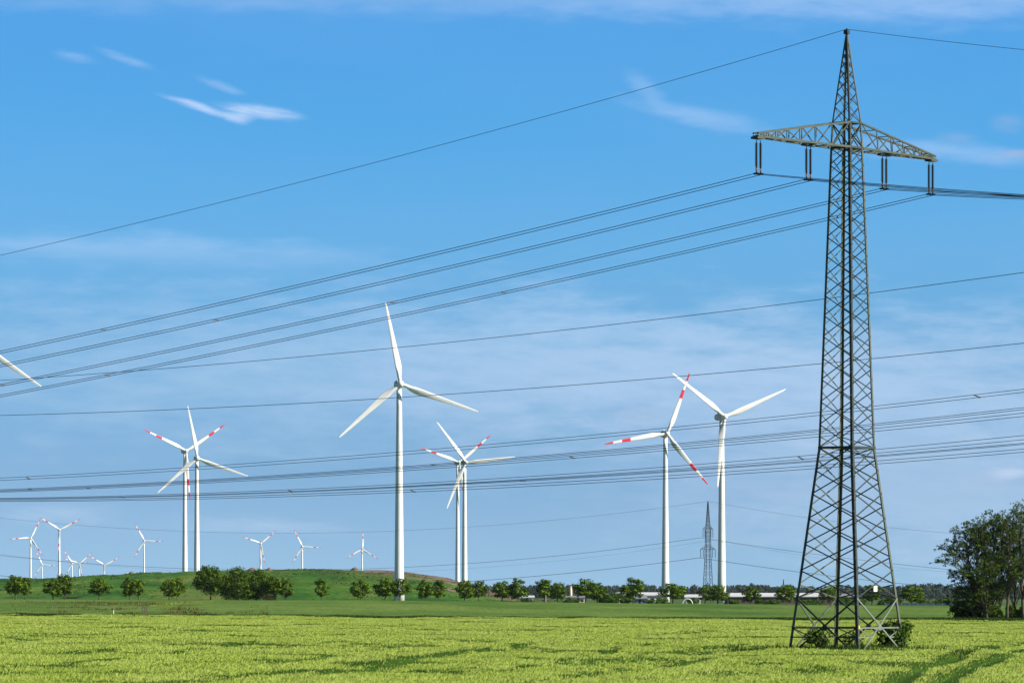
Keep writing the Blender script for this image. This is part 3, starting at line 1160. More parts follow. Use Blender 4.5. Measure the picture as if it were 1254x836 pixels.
def turbine(px, py, rpx, ang, striped, label, yaw=14.0, group='wind turbines'):
    d = RT * F / rpx
    h = at(px, py, d)
    # the tower stands behind the rotor: hub 4.6 m in front of the tower axis, turned by yaw to the right
    y = R(yaw)
    fwd = Vector((math.sin(y), -math.cos(y), 0))
    ax = h - fwd * 4.6
    z0 = gz(ax.x, ax.y)
    t = thing('wind_turbine', (ax.x, ax.y, z0), label, 'wind turbine', group, y)
    H = h.z - z0
    b = MB()
    prof = []
    for k in range(13):
        f = k / 12
        prof.append((2.45 * (1 - f) + 1.28 * f + 0.25 * max(0, 0.15 - f) / 0.15, f * (H - 1.7)))
    b.lathe(prof, 28)
    tw = b.build('tower', M_white, t)
    if rpx > 50:
        for f in (0.33, 0.66):
            bb = MB()
            zz = f * (H - 1.7)
            rr = 2.45 * (1 - f) + 1.28 * f
            bb.lathe([(rr + 0.012, zz), (rr + 0.012, zz + 0.22)], 28)
            bb.build('section_joint', M_grey, tw)
    nc = put('nacelle', NACM, t, (0, 0, H))
    hb = put('hub', HUBM, t, (0, -3.4, H))
    for k in range(3):
        bl = put('blade', BL[striped], t, (0, -4.6, H))
        bl.rotation_euler = (0, R(ang + 120 * k), 0)
    return t


turbine(490.5, 470, 101.5, -11, False, 'tallest white wind turbine in the middle, all-white blades, one pointing almost straight up', 10)
turbine(887.5, 510, 87.5, 66.5, False, 'white turbine with unmarked blades right of the far pylon, one blade hanging along its tower', 20)
turbine(817, 531, 80.5, 20.3, True, 'red-banded turbine left of the far pylon, near an unmarked white one', 12)
turbine(241.8, 561, 65.5, -11, False, 'white unmarked turbine above the big roadside tree clump, crossing a red-banded one', 10)
turbine(228, 552, 59, 55.5, True, 'red-banded turbine half overlapped by a white one above the big roadside tree clump', 18)
turbine(570.5, 566, 62, 83, False, 'white unmarked turbine on the right of the overlapping pair at the hill end', 14)
turbine(562, 566, 52.5, 49.5, True, 'red-banded turbine behind its white twin at the right end of the hill', 16)
turbine(-33, 414, 102, 5, False, 'white blade of a turbine entering from the left edge of the photo', 10)
small = [
    (73, 648.3, 29, 62, 'far red-banded turbine at left, tall one with two blades spread like a Y'),
    (37.8, 658.3, 26.5, 26, 'far red-banded turbine at left, nearest the left edge'),
    (51.8, 691, 18.5, 94, 'small low far turbine between the two tall red-banded ones at left'),
    (88.5, 689.3, 19.5, 87, 'small far turbine touching its right neighbour, one blade pointing right'),
    (97.3, 689.7, 21, 48, 'small far turbine touching its left neighbour, blades spread like a Y'),
    (128, 691.7, 21.5, 61, 'small far turbine standing alone behind the hill right of a touching pair'),
    (176.7, 661.8, 24.3, 91, 'far turbine with one level blade, standing alone left of the big overlapping pair'),
    (319.5, 665, 24.5, 49, 'far red-banded turbine on the hill just right of the big tree clump'),
    (370.5, 669, 23.6, 92, 'far red-banded turbine at the top of the hill, one blade level to the right'),
    (443.9, 672.1, 22.6, 1.5, 'far red-banded turbine left of the tallest one, one blade straight up'),
]
for x, y, r, a, lab in small:
    turbine(x, y, r, a, True, lab, 12)


# ------------------------------------------------------------------ trees
def leaf_cloud(rng, centers, radii, per, size, flat=0.75, spread=0.5):
    """quads scattered through balls; returns (N,4,3)"""
    out = []
    for c, r, n in zip(centers, radii, per):
        p = rng.normal(size=(n, 3))
        p /= np.linalg.norm(p, axis=1, keepdims=True) + 1e-9
        rad = r * (0.35 + 0.65 * rng.rand(n, 1) ** 0.5)
        lump = 1 + 0.30 * np.sin(p[:, :1] * 5 + c[0] * 3) * np.sin(p[:, 1:2] * 4 + c[2] * 2)
        pos = p * rad * lump * np.array([1, 1, flat]) + np.array(c)
        nr = p + rng.normal(size=(n, 3)) * spread
        nr /= np.linalg.norm(nr, axis=1, keepdims=True)
        a = np.cross(nr, rng.normal(size=(n, 3)))
        a /= np.linalg.norm(a, axis=1, keepdims=True)
        bb = np.cross(nr, a)
        s = size * (0.6 + 0.8 * rng.rand(n, 1))
        w = s * 0.62
        out.append(np.stack([pos - a * s, pos - bb * w, pos + a * s, pos + bb * w], 1))
    return np.concatenate(out, 0)


def make_tree_meshes(seed, H, W, trunk_h, n_cl, per, size, mleaf, mbark, tall=1.0):
    """a round-crowned tree: tapered trunk, limbs to each leaf clump"""
    rng = np.random.RandomState(seed)
    tr = MB()
    bend = rng.normal(size=2) * 0.12
    tp = [(bend[0] * f * f, bend[1] * f * f, f * H * 0.72) for f in np.linspace(0, 1, 7)]
    r0 = 0.026 * H
    tr.tube(tp, [r0 * 1.25] + [r0 * (1 - 0.8 * f) for f in np.linspace(0.1, 1, 6)], 8)
    cs, rs = [], []
    ch = H - trunk_h
    k = 0
    while len(cs) < n_cl and k < 4000:
        k += 1
        u = rng.rand()
        zz = trunk_h + ch * (0.10 + 0.82 * u)
        prof = math.sin(math.pi * min(1, max(0.02, (0.16 + 0.80 * u)))) ** 0.6
        a = rng.rand() * 2 * math.pi
        rr = W / 2 * prof * (0.25 + 0.6 * rng.rand() ** 0.6)
        c = (rr * math.cos(a), rr * math.sin(a), zz)
        if all((c[0] - q[0]) ** 2 + (c[1] - q[1]) ** 2 + (c[2] - q[2]) ** 2 > (W * 0.19) ** 2 for q in cs):
            cs.append(c)
            rs.append(W * (0.12 + 0.08 * rng.rand()))
    for c in cs[::2]:
        zz = trunk_h * 0.8 + rng.rand() * max(0.1, (c[2] - trunk_h) * 0.5)
        f = min(1, zz / (H * 0.72))
        st = Vector((bend[0] * f * f, bend[1] * f * f, zz))
        e = Vector(c)
        md = st.lerp(e, 0.5) + Vector((0, 0, 0.06 * H))
        tr.tube([st, md, e], [r0 * 0.42, r0 * 0.25, r0 * 0.08], 5)
    leaves = leaf_cloud(rng, cs, rs, [int(per * (r / (W * 0.17)) ** 2) for r in rs], size, 0.75, 0.28)
    return tr.mesh('trunk', mbark), quads_mesh('crown', leaves, mleaf)


AV = [make_tree_meshes(s, 7.6, w, th, n, 80, 0.27, M_leaf_a, M_bark) for s, w, th, n in
      ((3, 6.4, 1.9, 24), (5, 6.0, 1.7, 22), (8, 6.8, 2.0, 26), (13, 5.6, 1.8, 20), (21, 6.4, 1.6, 24))]
BIG = [make_tree_meshes(s, 11.0, w, th, n, 150, 0.28, M_leaf_big, M_bark) for s, w, th, n in ((31, 11.0, 2.2, 34), (37, 12.0, 0.8, 40))]


def plant_tree(variant, pxx, top, wpx, d, label, name='tree', cat='tree', group=None, rot=None, base=None, H0=7.6, W0=6.3):
    x = (pxx - 627) * d / F
    z0 = gz(x, d) if base is None else base
    ztop = EYE + (HOR - top) * d / F
    t = thing(name, (x, d, z0), label, cat, group, rot if rot is not None else (pxx * 1.7) % 6.28)
    sz = (ztop - z0) / H0
    sx = wpx * d / F / W0
    t.scale = (sx, sx, sz)
    tr = put('trunk', variant[0], t)
    cr = put('crown', variant[1], t)
    return t


GA = 'roadside trees in a row behind the green field'
TD = 1490.0
avenue = [
    (19, 704, 27, 0, 'roadside tree nearest the left edge, close beside a narrower one'),
    (31, 706, 20, 3, 'narrow roadside tree just right of the leftmost one'),
    (65, 708, 25, 1, 'roadside tree below the tall Y-bladed far turbine, left of its taller partner'),
    (79, 703, 21, 4, 'taller right-hand tree of the roadside pair below the tall Y-bladed far turbine'),
    (121.5, 708, 26, 2, 'lone roadside tree below the far turbine that stands apart behind the hill'),
    (159, 706, 22, 1, 'left tree of the roadside pair below the turbine with a level blade'),
    (170, 709, 20, 3, 'smaller right tree of the roadside pair below the turbine with a level blade'),
    (207, 709, 20, 4, 'left tree of the close roadside pair just left of the big clump'),
    (217, 707, 20, 0, 'right tree of the close roadside pair just left of the big clump'),
    (336, 706, 25, 2, 'roadside tree adjoining the right end of the big clump, above a brown shrub'),
    (350, 706, 20, 1, 'dark roadside tree just right of the brown shrub'),
    (393.5, 708, 21, 3, 'lone small roadside tree midway between the big clump and the tallest turbine'),
    (442, 709.5, 22, 4, 'lone small round roadside tree on the hill, left of the one before the tallest tower'),
    (472, 707, 26, 0, 'roadside tree just left of the tallest turbine tower'),
    (490, 708, 22, 2, 'roadside tree hiding the foot of the tallest turbine tower'),
    (521, 709, 22, 1, 'left tree of the roadside pair just right of the tallest turbine'),
    (537, 709, 21, 3, 'right tree of the roadside pair just right of the tallest turbine'),
    (569, 710, 21, 4, 'roadside tree below the foot of the overlapping turbine pair'),
    (586, 711, 21, 2, 'roadside tree just right of the overlapping turbine pair'),
    (615, 711, 23, 0, 'left roadside tree of the pair standing at the right toe of the hill'),
    (635, 707, 23, 1, 'taller right roadside tree of the pair at the toe of the hill'),
    (667, 708.5, 27, 3, 'wide roadside tree with a grey post at its foot'),
    (683, 713, 19, 4, 'small roadside tree between the wide one and the chimney'),
    (717.5, 708.5, 26, 2, 'wide roadside tree just right of the chimney'),
    (732, 713, 22, 1, 'paler roadside tree leaning on a wider one right of the chimney'),
    (775.5, 707, 27, 0, 'tall lone roadside tree before the white roofs, left of the banded turbine'),
    (824, 714, 29, 2, 'broad low roadside tree just right of the banded turbine tower'),
    (863.5, 717.5, 22, 3, 'left tree of the roadside pair below the far pylon'),
    (879, 716, 23, 4, 'right tree of the roadside pair hiding the left side of the white tower foot'),
    (920, 717.5, 24, 1, 'roadside tree in front of the long white roof'),
    (963, 715.5, 26, 0, 'roadside tree seen just left of the big pylon leg'),
    (1016, 717, 23, 2, 'roadside tree seen through the pylon, left of the middle legs'),
    (1068, 716, 26, 3, 'roadside tree seen through the right half of the pylon, behind the white plate'),
    (1116, 717, 27, 4, 'bright roadside tree standing clear between the pylon and the grove'),
]
for i, (x, top, w, v, lab) in enumerate(avenue):
    plant_tree(AV[v], x, top, w * 1.15, TD + (i * 37 % 23) - 8, lab, 'roadside_tree', 'tree', GA)
plant_tree(BIG[0], 258, 691.5, 43, TD, 'largest round roadside tree, left end of the big dark clump', 'roadside_tree', 'tree', GA, H0=11, W0=11)
plant_tree(BIG[1], 290, 695, 48, TD + 4, 'broad dark tree reaching the ground, left middle of the big clump', 'roadside_tree', 'tree', GA, H0=11, W0=12)
plant_tree(BIG[1], 314, 697.5, 44, TD + 8, 'broad dark tree reaching the ground, right middle of the big clump', 'roadside_tree', 'tree', GA, rot=2.2, H0=11, W0=12)


def make_bush_mesh(seed, n, per, size, mleaf, flat=0.9):
    rng = np.random.RandomState(seed)
    cs, rs = [], []
    st = MB()
    for i in range(n):
        a = rng.rand() * 6.283
        rr = 0.36 * rng.rand() ** 0.5
        zz = 0.12 + 0.66 * rng.rand() * (1 - rr * 0.8)
        c = (rr * math.cos(a), rr * math.sin(a), zz)
        cs.append(c)
        rs.append(0.13 + 0.09 * rng.rand())
        if i % 2 == 0:
            st.tube([(c[0] * 0.15, c[1] * 0.15, -0.05), (c[0] * 0.5, c[1] * 0.5, zz * 0.6), c], [0.012, 0.009, 0.003], 4)
    return st.mesh('stems', M_bark), quads_mesh('foliage', leaf_cloud(rng, cs, rs, [per] * n, size, flat), mleaf)


def bush(variant, pxx, top, wpx, d, label, group=None, sink=0.0, name='bush'):
    x = (pxx - 627) * d / F
    z0 = gz(x, d) - sink
    ztop = EYE + (HOR - top) * d / F
    t = thing(name, (x, d, z0), label, 'bush', group, (pxx * 2.3) % 6.28)
    w = wpx * d / F
    t.scale = (w, w, (ztop - z0) / 0.95)
    put('stems', variant[0], t)
    put('foliage', variant[1], t)
    return t


BH = [make_bush_mesh(s, 18, 80, 0.042, M_leaf_h) for s in (1, 2, 3)]
BB = [make_bush_mesh(7, 16, 90, 0.030, M_leaf_br)]
bush(BB[0], 331, 722, 26, TD - 6, 'low brown twiggy shrub at the right foot of the big clump')
GH = 'green bushes along the far side of the field'
hedge = [(646, 730, 22), (700, 730, 26), (741, 722, 30), (757, 720, 34), (768, 727, 26), (800, 731, 24), (812, 728, 22), (848, 731, 20), (899, 731, 18),
         (935, 731, 24), (948, 732, 22), (985, 731, 26), (1000, 732, 24), (1034, 729, 26), (1050, 730, 26), (1084, 727, 24), (1098, 729, 22),
         (1133, 728, 24), (1147, 729, 24), (1160, 730, 26), (1176, 729, 26)]
names_h = ['behind the tree at the toe of the hill', 'below the chimney foot', 'left half of the grey-green clump right of the chimney',
           'right half of the grey-green clump right of the chimney', 'at the right skirt of the grey-green clump', 'right of the small grey-roofed house',
           'left of the banded turbine tower foot', 'right of the broad low tree', 'right of the white turbine tower foot',
           'right of the tree before the long white roof', 'second one right of the tree before the long white roof', 'left of the pylon leg under the white roof end',
           'just behind the left pylon leg', 'seen through the middle of the pylon', 'seen just right of the near pylon leg',
           'seen behind the right pylon leg', 'just left of the bright lone tree', 'pale one just right of the bright lone tree',
           'pale one midway between the lone tree and the grove', 'pale one beside the grove edge', 'pale one behind the grove edge']
for i, ((x, top, w), nm) in enumerate(zip(hedge, names_h)):
    bush(BH[i % 3], x, top, w, 1560 + (i * 13 % 40), 'green bush ' + nm, GH)

# bushes growing under the pylon
UB = [make_bush_mesh(s, n, per, 0.040, M_leaf_b, 0.8) for s, n, per in ((41, 20, 46), (42, 15, 34), (43, 30, 60))]


def standard_bush(v, pxx, top, wpx, d, label, stem_h, seed):
    """a bush on a short visible stem"""
    x = (pxx - 627) * d / F
    z0 = gz(x, d)
    ztop = EYE + (HOR - top) * d / F
    t = thing('bush', (x, d, z0), label, 'bush', 'bushes growing under the pylon', seed)
    w = wpx * d / F
    hgt = (ztop - z0 - stem_h) / 0.95
    st = MB()
    st.tube([(0, 0, -0.1), (0.03, 0.02, stem_h * 0.6), (0.0, 0.0, stem_h + hgt * 0.3)], [0.09, 0.07, 0.05], 8)
    for k in range(6):
        a = k * 1.1 + seed
        st.tube([(0, 0, stem_h * 0.8), (math.cos(a) * w * 0.2, math.sin(a) * w * 0.2, stem_h + hgt * 0.35),
                 (math.cos(a) * w * 0.36, math.sin(a) * w * 0.36, stem_h + hgt * (0.5 + 0.05 * k))], [0.04, 0.03, 0.012], 5)
    st.build('stem', M_bark, t)
    f = put('foliage', v[1], t, (0, 0, stem_h - 0.05 * hgt))
    f.scale = (w, w, hgt)
    return t


standard_bush(UB[0], 1002, 759, 40, 358.5, 'small leafy bush on a bare stem under the left side of the pylon', 0.75, 0.3)
standard_bush(UB[1], 1047, 762, 38, 364, 'thin straggly bush in the middle behind the near pylon leg', 0.6, 1.4)
standard_bush(UB[2], 1095, 744.5, 50, 361, 'largest bush, under the right side of the pylon and taller than the others', 0.35, 2.6)


# the grove on the right
def grove_tree(seed, pxx, top, wpx, d, lean, label, clumps, per, low=0.22, fork=1):
    rng = np.random.RandomState(seed)
    x = (pxx - 627) * d / F
    z0 = gz(x, d)
    H = EYE + (HOR - top) * d / F - z0
    W = wpx * d / F
    t = thing('grove_tree', (x, d, z0), label, 'tree', 'tall airy trees of the grove at the right', 0)
    tr = MB()
    r0 = 0.25 + 0.05 * rng.rand()

    def axis(f):
        return Vector((lean * H * f ** 1.6 + 0.25 * math.sin(f * 5 + seed), 0.5 * math.sin(f * 3 + seed * 2), f * H * 0.95))
    fs = np.linspace(0, 1, 12)
    tr.tube([axis(f * 0.97) - Vector((0, 0, 0.3 if f == 0 else 0)) for f in fs], [r0 * 1.35] + [r0 * (1 - 0.88 * f) for f in fs[1:]], 8)
    cs, rs = [], []
    clumps = int(clumps * 0.9)
    for i in range(clumps):
        f = low + (0.99 - low) * (i + rng.rand()) / clumps
        a = rng.rand() * 6.283
        env = math.sin(math.pi * min(0.95, 0.22 + 0.70 * f)) ** 0.6 if f > 0.3 else 0.55 + 0.45 * f / 0.3
        rr = W / 2 * env * (0.20 + 0.80 * rng.rand() ** 0.7)
        base = axis(max(0.10, f - 0.16 - 0.10 * rng.rand()))
        c = axis(f) + Vector((rr * math.cos(a), rr * math.sin(a) * 0.9, rng.normal() * 0.4))
        md = base.lerp(c, 0.5) + Vector((0, 0, 0.30 + 0.05 * rr))
        rad = r0 * (1 - 0.85 * f) * 0.45 + 0.03
        tr.tube([base, md, c], [rad, rad * 0.6, 0.02], 5)
        cs.append(tuple(c))
        rs.append(0.42 + 0.45 * rng.rand())
        # sprays of twigs, each with its own small leaf clump
        for q in range(5):
            k = 0.35 + 0.65 * rng.rand()
            c2 = md.lerp(c, k) + Vector(tuple(rng.normal(size=3) * np.array([0.95, 0.95, 0.55])))
            tr.tube([md.lerp(c, k * 0.8), c2], [0.028, 0.010], 3)
            cs.append(tuple(c2))
            rs.append(0.28 + 0.40 * rng.rand())
    tr.build('trunk', M_bark_g, t)
    put('crown', quads_mesh('crown', leaf_cloud(rng, cs, rs, [int(per * r * r * 0.78) + 5 for r in rs], 0.155, 0.6, 0.6), M_leaf_g), t)
    return t


GD = 893.0
grove_tree(1, 1191, 638, 96, GD, -0.06, 'leftmost grove tree, dome-shaped, spreading low boughs left over the field', 100, 56, 0.09)
grove_tree(2, 1200, 632, 64, GD + 3, -0.04, 'second grove tree from the left, upright and leafy right down', 80, 46, 0.12)
grove_tree(3, 1208, 626, 52, GD - 2, -0.02, 'third grove tree from the left, slim leaning trunk', 60, 42, 0.20)
grove_tree(4, 1217, 620, 46, GD + 1, -0.02, 'fourth grove tree from the left, high crown over a slim bare trunk', 54, 40, 0.28)
grove_tree(5, 1225, 622, 42, GD + 7, 0.0, 'fifth grove tree from the left, in the airy middle of the grove', 46, 38, 0.32)
grove_tree(6, 1233, 617, 42, GD - 2, 0.02, 'sixth grove tree from the left, thin crown with sky showing through', 44, 36, 0.34)
grove_tree(7, 1242, 614, 44, GD + 4, 0.0, 'seventh grove tree from the left, with a tall bare trunk', 48, 36, 0.34)
grove_tree(8, 1251, 609, 46, GD, 0.0, 'tallest grove tree, bare trunk almost at the right edge', 54, 38, 0.36)
grove_tree(9, 1266, 612, 50, GD + 3, 0.02, 'grove tree whose trunk stands just outside the right edge', 46, 36, 0.3)
grove_tree(10, 1284, 618, 56, GD + 8, 0.05, 'grove tree outside the right edge reaching in with its boughs', 40, 36, 0.2)
BG = [make_bush_mesh(s, 18, 110, 0.045, M_leaf_g) for s in (61, 62)]
gb = [(1176, 732, 28, 'at the left foot of the grove'), (1190, 728, 30, 'between the two leftmost grove trunks'), (1206, 733, 24, 'at the foot of the third grove tree'),
      (1222, 738, 22, 'under the airy middle of the grove'), (1238, 738, 22, 'at the foot of the sixth grove tree'), (1254, 736, 24, 'at the right edge below the tallest grove tree'),
      (1275, 722, 34, 'just outside the right edge below the grove')]
for i, (x, top, w, nm) in enumerate(gb):
    bush(BG[i % 2], x, top, w, GD + 2 + i % 3, 'dark undergrowth bush ' + nm, 'undergrowth bushes of the grove')


# the far wood: reads as one mass
def far_wood():
    rng = np.random.RandomState(77)
    V = []
    for d, x0, x1, tops, n in ((7800, 540, 1420, (712.5, 724), 230), (10500, 500, 1500, (714, 721), 200)):
        cs, rs, per = [], [], []
        for i in range(n):
            pxx = x0 + (x1 - x0) * (i + rng.rand()) / n
            hh = vnoise(pxx / 22.0, d / 100.0, 3)
            top = tops[1] + (tops[0] - tops[1]) * (0.75 * hh + 0.35 * rng.rand())
            X = (pxx - 627) * d / F
            zt = EYE + (HOR - top) * d / F
            g = gz(X, d)
            r = (zt - g) * (0.20 + 0.10 * rng.rand())
            cs += [(X, d + rng.rand() * 60, zt - r), (X + rng.normal() * 4, d + rng.rand() * 60, g + (zt - g) * 0.45), (X + rng.normal() * 5, d, g + (zt - g) * 0.15)]
            rs += [r, r * 1.5, r * 1.6]
            per += [70, 90, 90]
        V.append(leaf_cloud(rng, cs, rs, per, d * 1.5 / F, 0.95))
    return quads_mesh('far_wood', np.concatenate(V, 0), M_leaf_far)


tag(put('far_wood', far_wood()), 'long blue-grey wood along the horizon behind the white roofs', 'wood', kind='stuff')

# ------------------------------------------------------------------ buildings behind the trees
M_roof_w = mat_plain('white_sheet_roof', (0.64, 0.64, 0.64), 0.5, 0, 0.06, 0.1)
M_roof_g = mat_plain('grey_roof', (0.22, 0.22, 0.24), 0.7, 0, 0.15, 0.3)
M_wall_b = mat_plain('brown_brick_wall', (0.11, 0.070, 0.055), 0.85, 0, 0.25, 0.2)
M_wall_w = mat_plain('pale_wall', (0.62, 0.60, 0.56), 0.7, 0, 0.08, 0.3)
M_wall_bl = mat_plain('blue_grey_wall', (0.22, 0.29, 0.40), 0.6, 0, 0.1, 0.3)
M_wall_y = mat_plain('cream_wall', (0.62, 0.52, 0.36), 0.7, 0, 0.1, 0.3)
M_dark = mat_plain('dark_opening', (0.025, 0.027, 0.032), 0.4, 0, 0.1, 1)


def building(x0, x1, ytop, yeave, d, mw, mr, label, depth=18.0, pitch=True, nwin=5, name='warehouse', cat='building'):
    pa, pb = at(x0, yeave, d), at(x1, yeave, d)
    W = pb.x - pa.x
    cx = (pa.x + pb.x) / 2
    z0 = gz(cx, d) - 0.3
    t = thing(name, (cx, d, z0), label, cat)
    he = pa.z - z0
    ht = EYE + (HOR - ytop) * d / F - z0
    b = MB()
    b.box((0, depth / 2, he / 2), (W, depth, he))
    b.build('wall', mw, t)
    b = MB()
    o = 0.5
    ov = W / 2 + o
    pts = [(-ov, -o, he + 0.01), (ov, -o, he + 0.01), (ov, depth / 2, ht), (-ov, depth / 2, ht), (-ov, depth + o, he + 0.01), (ov, depth + o, he + 0.01)]
    low = [(p[0], p[1], p[2] + 0.25) for p in pts]
    b.v += pts + low
    for f in ((6, 7, 8, 9), (9, 8, 11, 10), (0, 3, 2, 1), (3, 4, 5, 2), (0, 1, 7, 6), (4, 10, 11, 5), (0, 6, 9, 3), (3, 9, 10, 4), (1, 2, 8, 7), (2, 5, 11, 8)):
        b.face(f)
    b.build('roof', mr, t)
    for i in range(nwin):
        xx = -W / 2 + W * (i + 0.5) / nwin
        b = MB()
        if i == nwin // 2:
            b.box((xx, -0.03, 1.3 + 0.3), (min(3.0, W / nwin * 0.6), 0.1, 2.6))
            b.build('door', M_dark, t)
        else:
            b.box((xx, -0.03, he * 0.55), (min(2.4, W / nwin * 0.5), 0.1, min(1.2, he * 0.3)))
            b.build('window', M_dark, t)
    return t


building(891, 1003, 726.3, 730.5, 1720, M_wall_b, M_roof_w, 'long brown-walled hall with a bright white roof left of the pylon', 26, nwin=14)
building(1004, 1050, 727.2, 730.8, 1740, M_wall_b, M_roof_g, 'dark-roofed brown hall seen through the pylon legs', 20, nwin=6)
building(752, 812, 725.6, 729.0, 1760, M_wall_w, M_roof_w, 'white-roofed hall left of the banded turbine foot', 24, nwin=7)
building(776, 791, 728.8, 733.0, 1600, M_wall_bl, M_roof_g, 'small blue-grey house with a grey roof before the white hall', 8, nwin=3, name='house', cat='house')
building(840, 858, 728.2, 731.2, 1750, M_wall_w, M_roof_w, 'short white-roofed hall right of the broad low tree', 16, nwin=3)
building(694, 716, 730.0, 731.8, 1700, M_wall_y, M_roof_g, 'low cream building with a grey roof at the foot of the chimney', 12, nwin=4)
building(638, 653, 729.6, 731.4, 1720, M_wall_w, M_roof_w, 'small white building behind the trees at the hill toe', 12, nwin=3)
# the chimney
c0 = at(699, 717, 1710)
zc = gz(c0.x, 1710)
t = thing('chimney', (c0.x, c0.y, zc), 'square cream chimney tower rising beside a wide roadside tree', 'chimney')
b = MB()
b.tube([(0, 0, 0), (0, 0, c0.z - zc)], [0.55, 0.46], 16)
b.build('shaft', M_wall_y, t)
b = MB()
b.tube([(0, 0, c0.z - zc), (0, 0, c0.z - zc + 0.25)], 0.54, 16)
b.build('cap', M_wall_b, t)
# white arched shelter
a0 = at(836, 738, 1530)
t = thing('arched_shelter', (at(842, 738, 1530).x, 1530, gz(a0.x, 1530)), 'white arched shelter at the right foot of the broad low tree', 'shelter')
b = MB()
arc = [(-1.6 * math.cos(k / 12 * math.pi), 0, 1.9 * math.sin(k / 12 * math.pi)) for k in range(13)]
b.tube(arc, 0.16, 6)
b.build('front_hoop', M_white, t)
b = MB()
nv = len(arc)
for dy in (0.05, 3.5):
    for s in (0.96, 0.92):
        b.v += [(p[0] * s, dy, p[2] * s) for p in arc]
for k in range(nv - 1):
    b.face((k, k + 1, 2 * nv + k + 1, 2 * nv + k), 0, True)
    b.face((nv + k, 3 * nv + k, 3 * nv + k + 1, nv + k + 1), 0, True)
b.build('cover', M_roof_g, t)

# small posts
g0 = at(668.5, 738, 1480)
z = gz(g0.x, 1480)
t = thing('marker_post', (g0.x, 1480, z), 'thick grey post at the foot of the wide roadside tree left of the chimney', 'post')
b = MB()
b.box((0, 0, 1.3), (0.42, 0.42, 2.6))
b.build('shaft', M_concrete, t)
b = MB()
b.box((0, 0, 2.68), (0.55, 0.55, 0.16))
b.build('cap', M_roof_g, t)


def field_z(x, d):
    return gz(x, d)


p0 = at(139, 753, 840)
z = gz(p0.x, 840)
t = thing('marker_post', (p0.x, 840, z), 'short white marker post with a red top at the far edge of the barley', 'post')
zt = EYE + (HOR - 745.2) * 840 / F - z
b = MB()
b.tube([(0, 0, 0), (0, 0, zt - 0.2)], [0.085, 0.08], 10)
b.build('shaft', M_grey, t)
b = MB()
b.tube([(0, 0, zt - 0.2), (0, 0, zt), (0, 0, zt + 0.05)], [0.092, 0.092, 0.05], 10)
b.build('top', M_red, t)

p0 = at(176, 753, 840)
z = gz(p0.x, 840)
t = thing('tree_guard', (p0.x, 840, z), 'weathered wooden stake frame standing at the far edge of the barley', 'stake')
for dx, top, lean in ((-0.25, 739.6, 0.02), (0.16, 742.4, 0.0), (0.55, 743, -0.03)):
    zt = EYE + (HOR - top) * 840 / F - z
    b = MB()
    b.bar((dx, 0.2 * dx, 0), (dx + lean * zt, 0.2 * dx, zt), 0.16)
    b.build('stake', M_wood, t)
b = MB()
zt = EYE + (HOR - 742.5) * 840 / F - z
b.bar((-0.3, -0.1, zt - 0.15), (0.62, 0.05, zt - 0.15), 0.10, 0.07)
b.bar((-0.25, -0.1, 0.5), (0.6, 0.05, zt - 0.4), 0.07, 0.05)
b.build('rail', M_wood, t)

# dark fence at the right
x0, x1 = at(1085, 746, 1475).x, at(1175, 746, 1475).x
zf = gz((x0 + x1) / 2, 1475)
t = thing('fence', ((x0 + x1) / 2, 1478, zf), 'low dark blue-grey fence between the lone bright tree and the grove', 'fence')
n = 9
M_panel = mat_plain('blue_grey_panel', (0.05, 0.07, 0.12), 0.4, 0, 0.1, 1)
for i in range(n):
    b = MB()
    b.box((-(x1 - x0) / 2 + (i + 0.5) * (x1 - x0) / n, 0, 0.75), ((x1 - x0) / n - 0.12, 0.06, 0.7))
    b.build('panel', M_panel, t)
for i in range(n + 1):
    b = MB()
    b.box((-(x1 - x0) / 2 + i * (x1 - x0) / n, 0.0, 0.6), (0.1, 0.12, 1.2))
    b.build('post', M_concrete, t)

# heaps of earth on the hill
M_soil = mat_plain('bare_soil', (0.15, 0.105, 0.08), 0.95, 0, 0.35, 0.4, 0.5)
for x, w, h, lab in ((161, 4.2, 1.5, 'small dark heap of earth on the hill below the level-bladed turbine'),
                     (308.5, 6.5, 1.7, 'pale heap of earth on the hill top beside the big tree clump'),
                     (329.5, 4.0, 1.4, 'dark heap of earth on the hill top right of a far turbine tower'),
                     (434.5, 5.0, 1.6, 'heap of earth on the hill top left of the tallest turbine')):
    c = at(x, hill_top(x), 2745)
    rng = np.random.RandomState(int(x))
    b = MB()
    n = 16
    for j in range(5):
        f = j / 4
        for k in range(n):
            a = 2 * math.pi * k / n
            r = w / 2 * (1 - f ** 1.3) * (0.85 + 0.3 * rng.rand()) + 0.05
            b.v.append((r * math.cos(a), r * 0.8 * math.sin(a), -0.8 + (h + 0.8) * math.sin(f * math.pi / 2) * (0.9 + 0.15 * rng.rand())))
    for j in range(4):
        for k in range(n):
            k2 = (k + 1) % n
            b.face((j * n + k, j * n + k2, (j + 1) * n + k2, (j + 1) * n + k), 0, True)
    b.face([4 * n + k for k in range(n)])
    tag(b.build('earth_heap', M_soil, None, c), lab, 'earth heap', 'heaps of earth on the hill')


# ------------------------------------------------------------------ the barley
CROP = 0.80


def px2w(px_, py_):
    d = (EYE - CROP) * F / (py_ - HOR)
    return ((px_ - 627) * d / F, d)


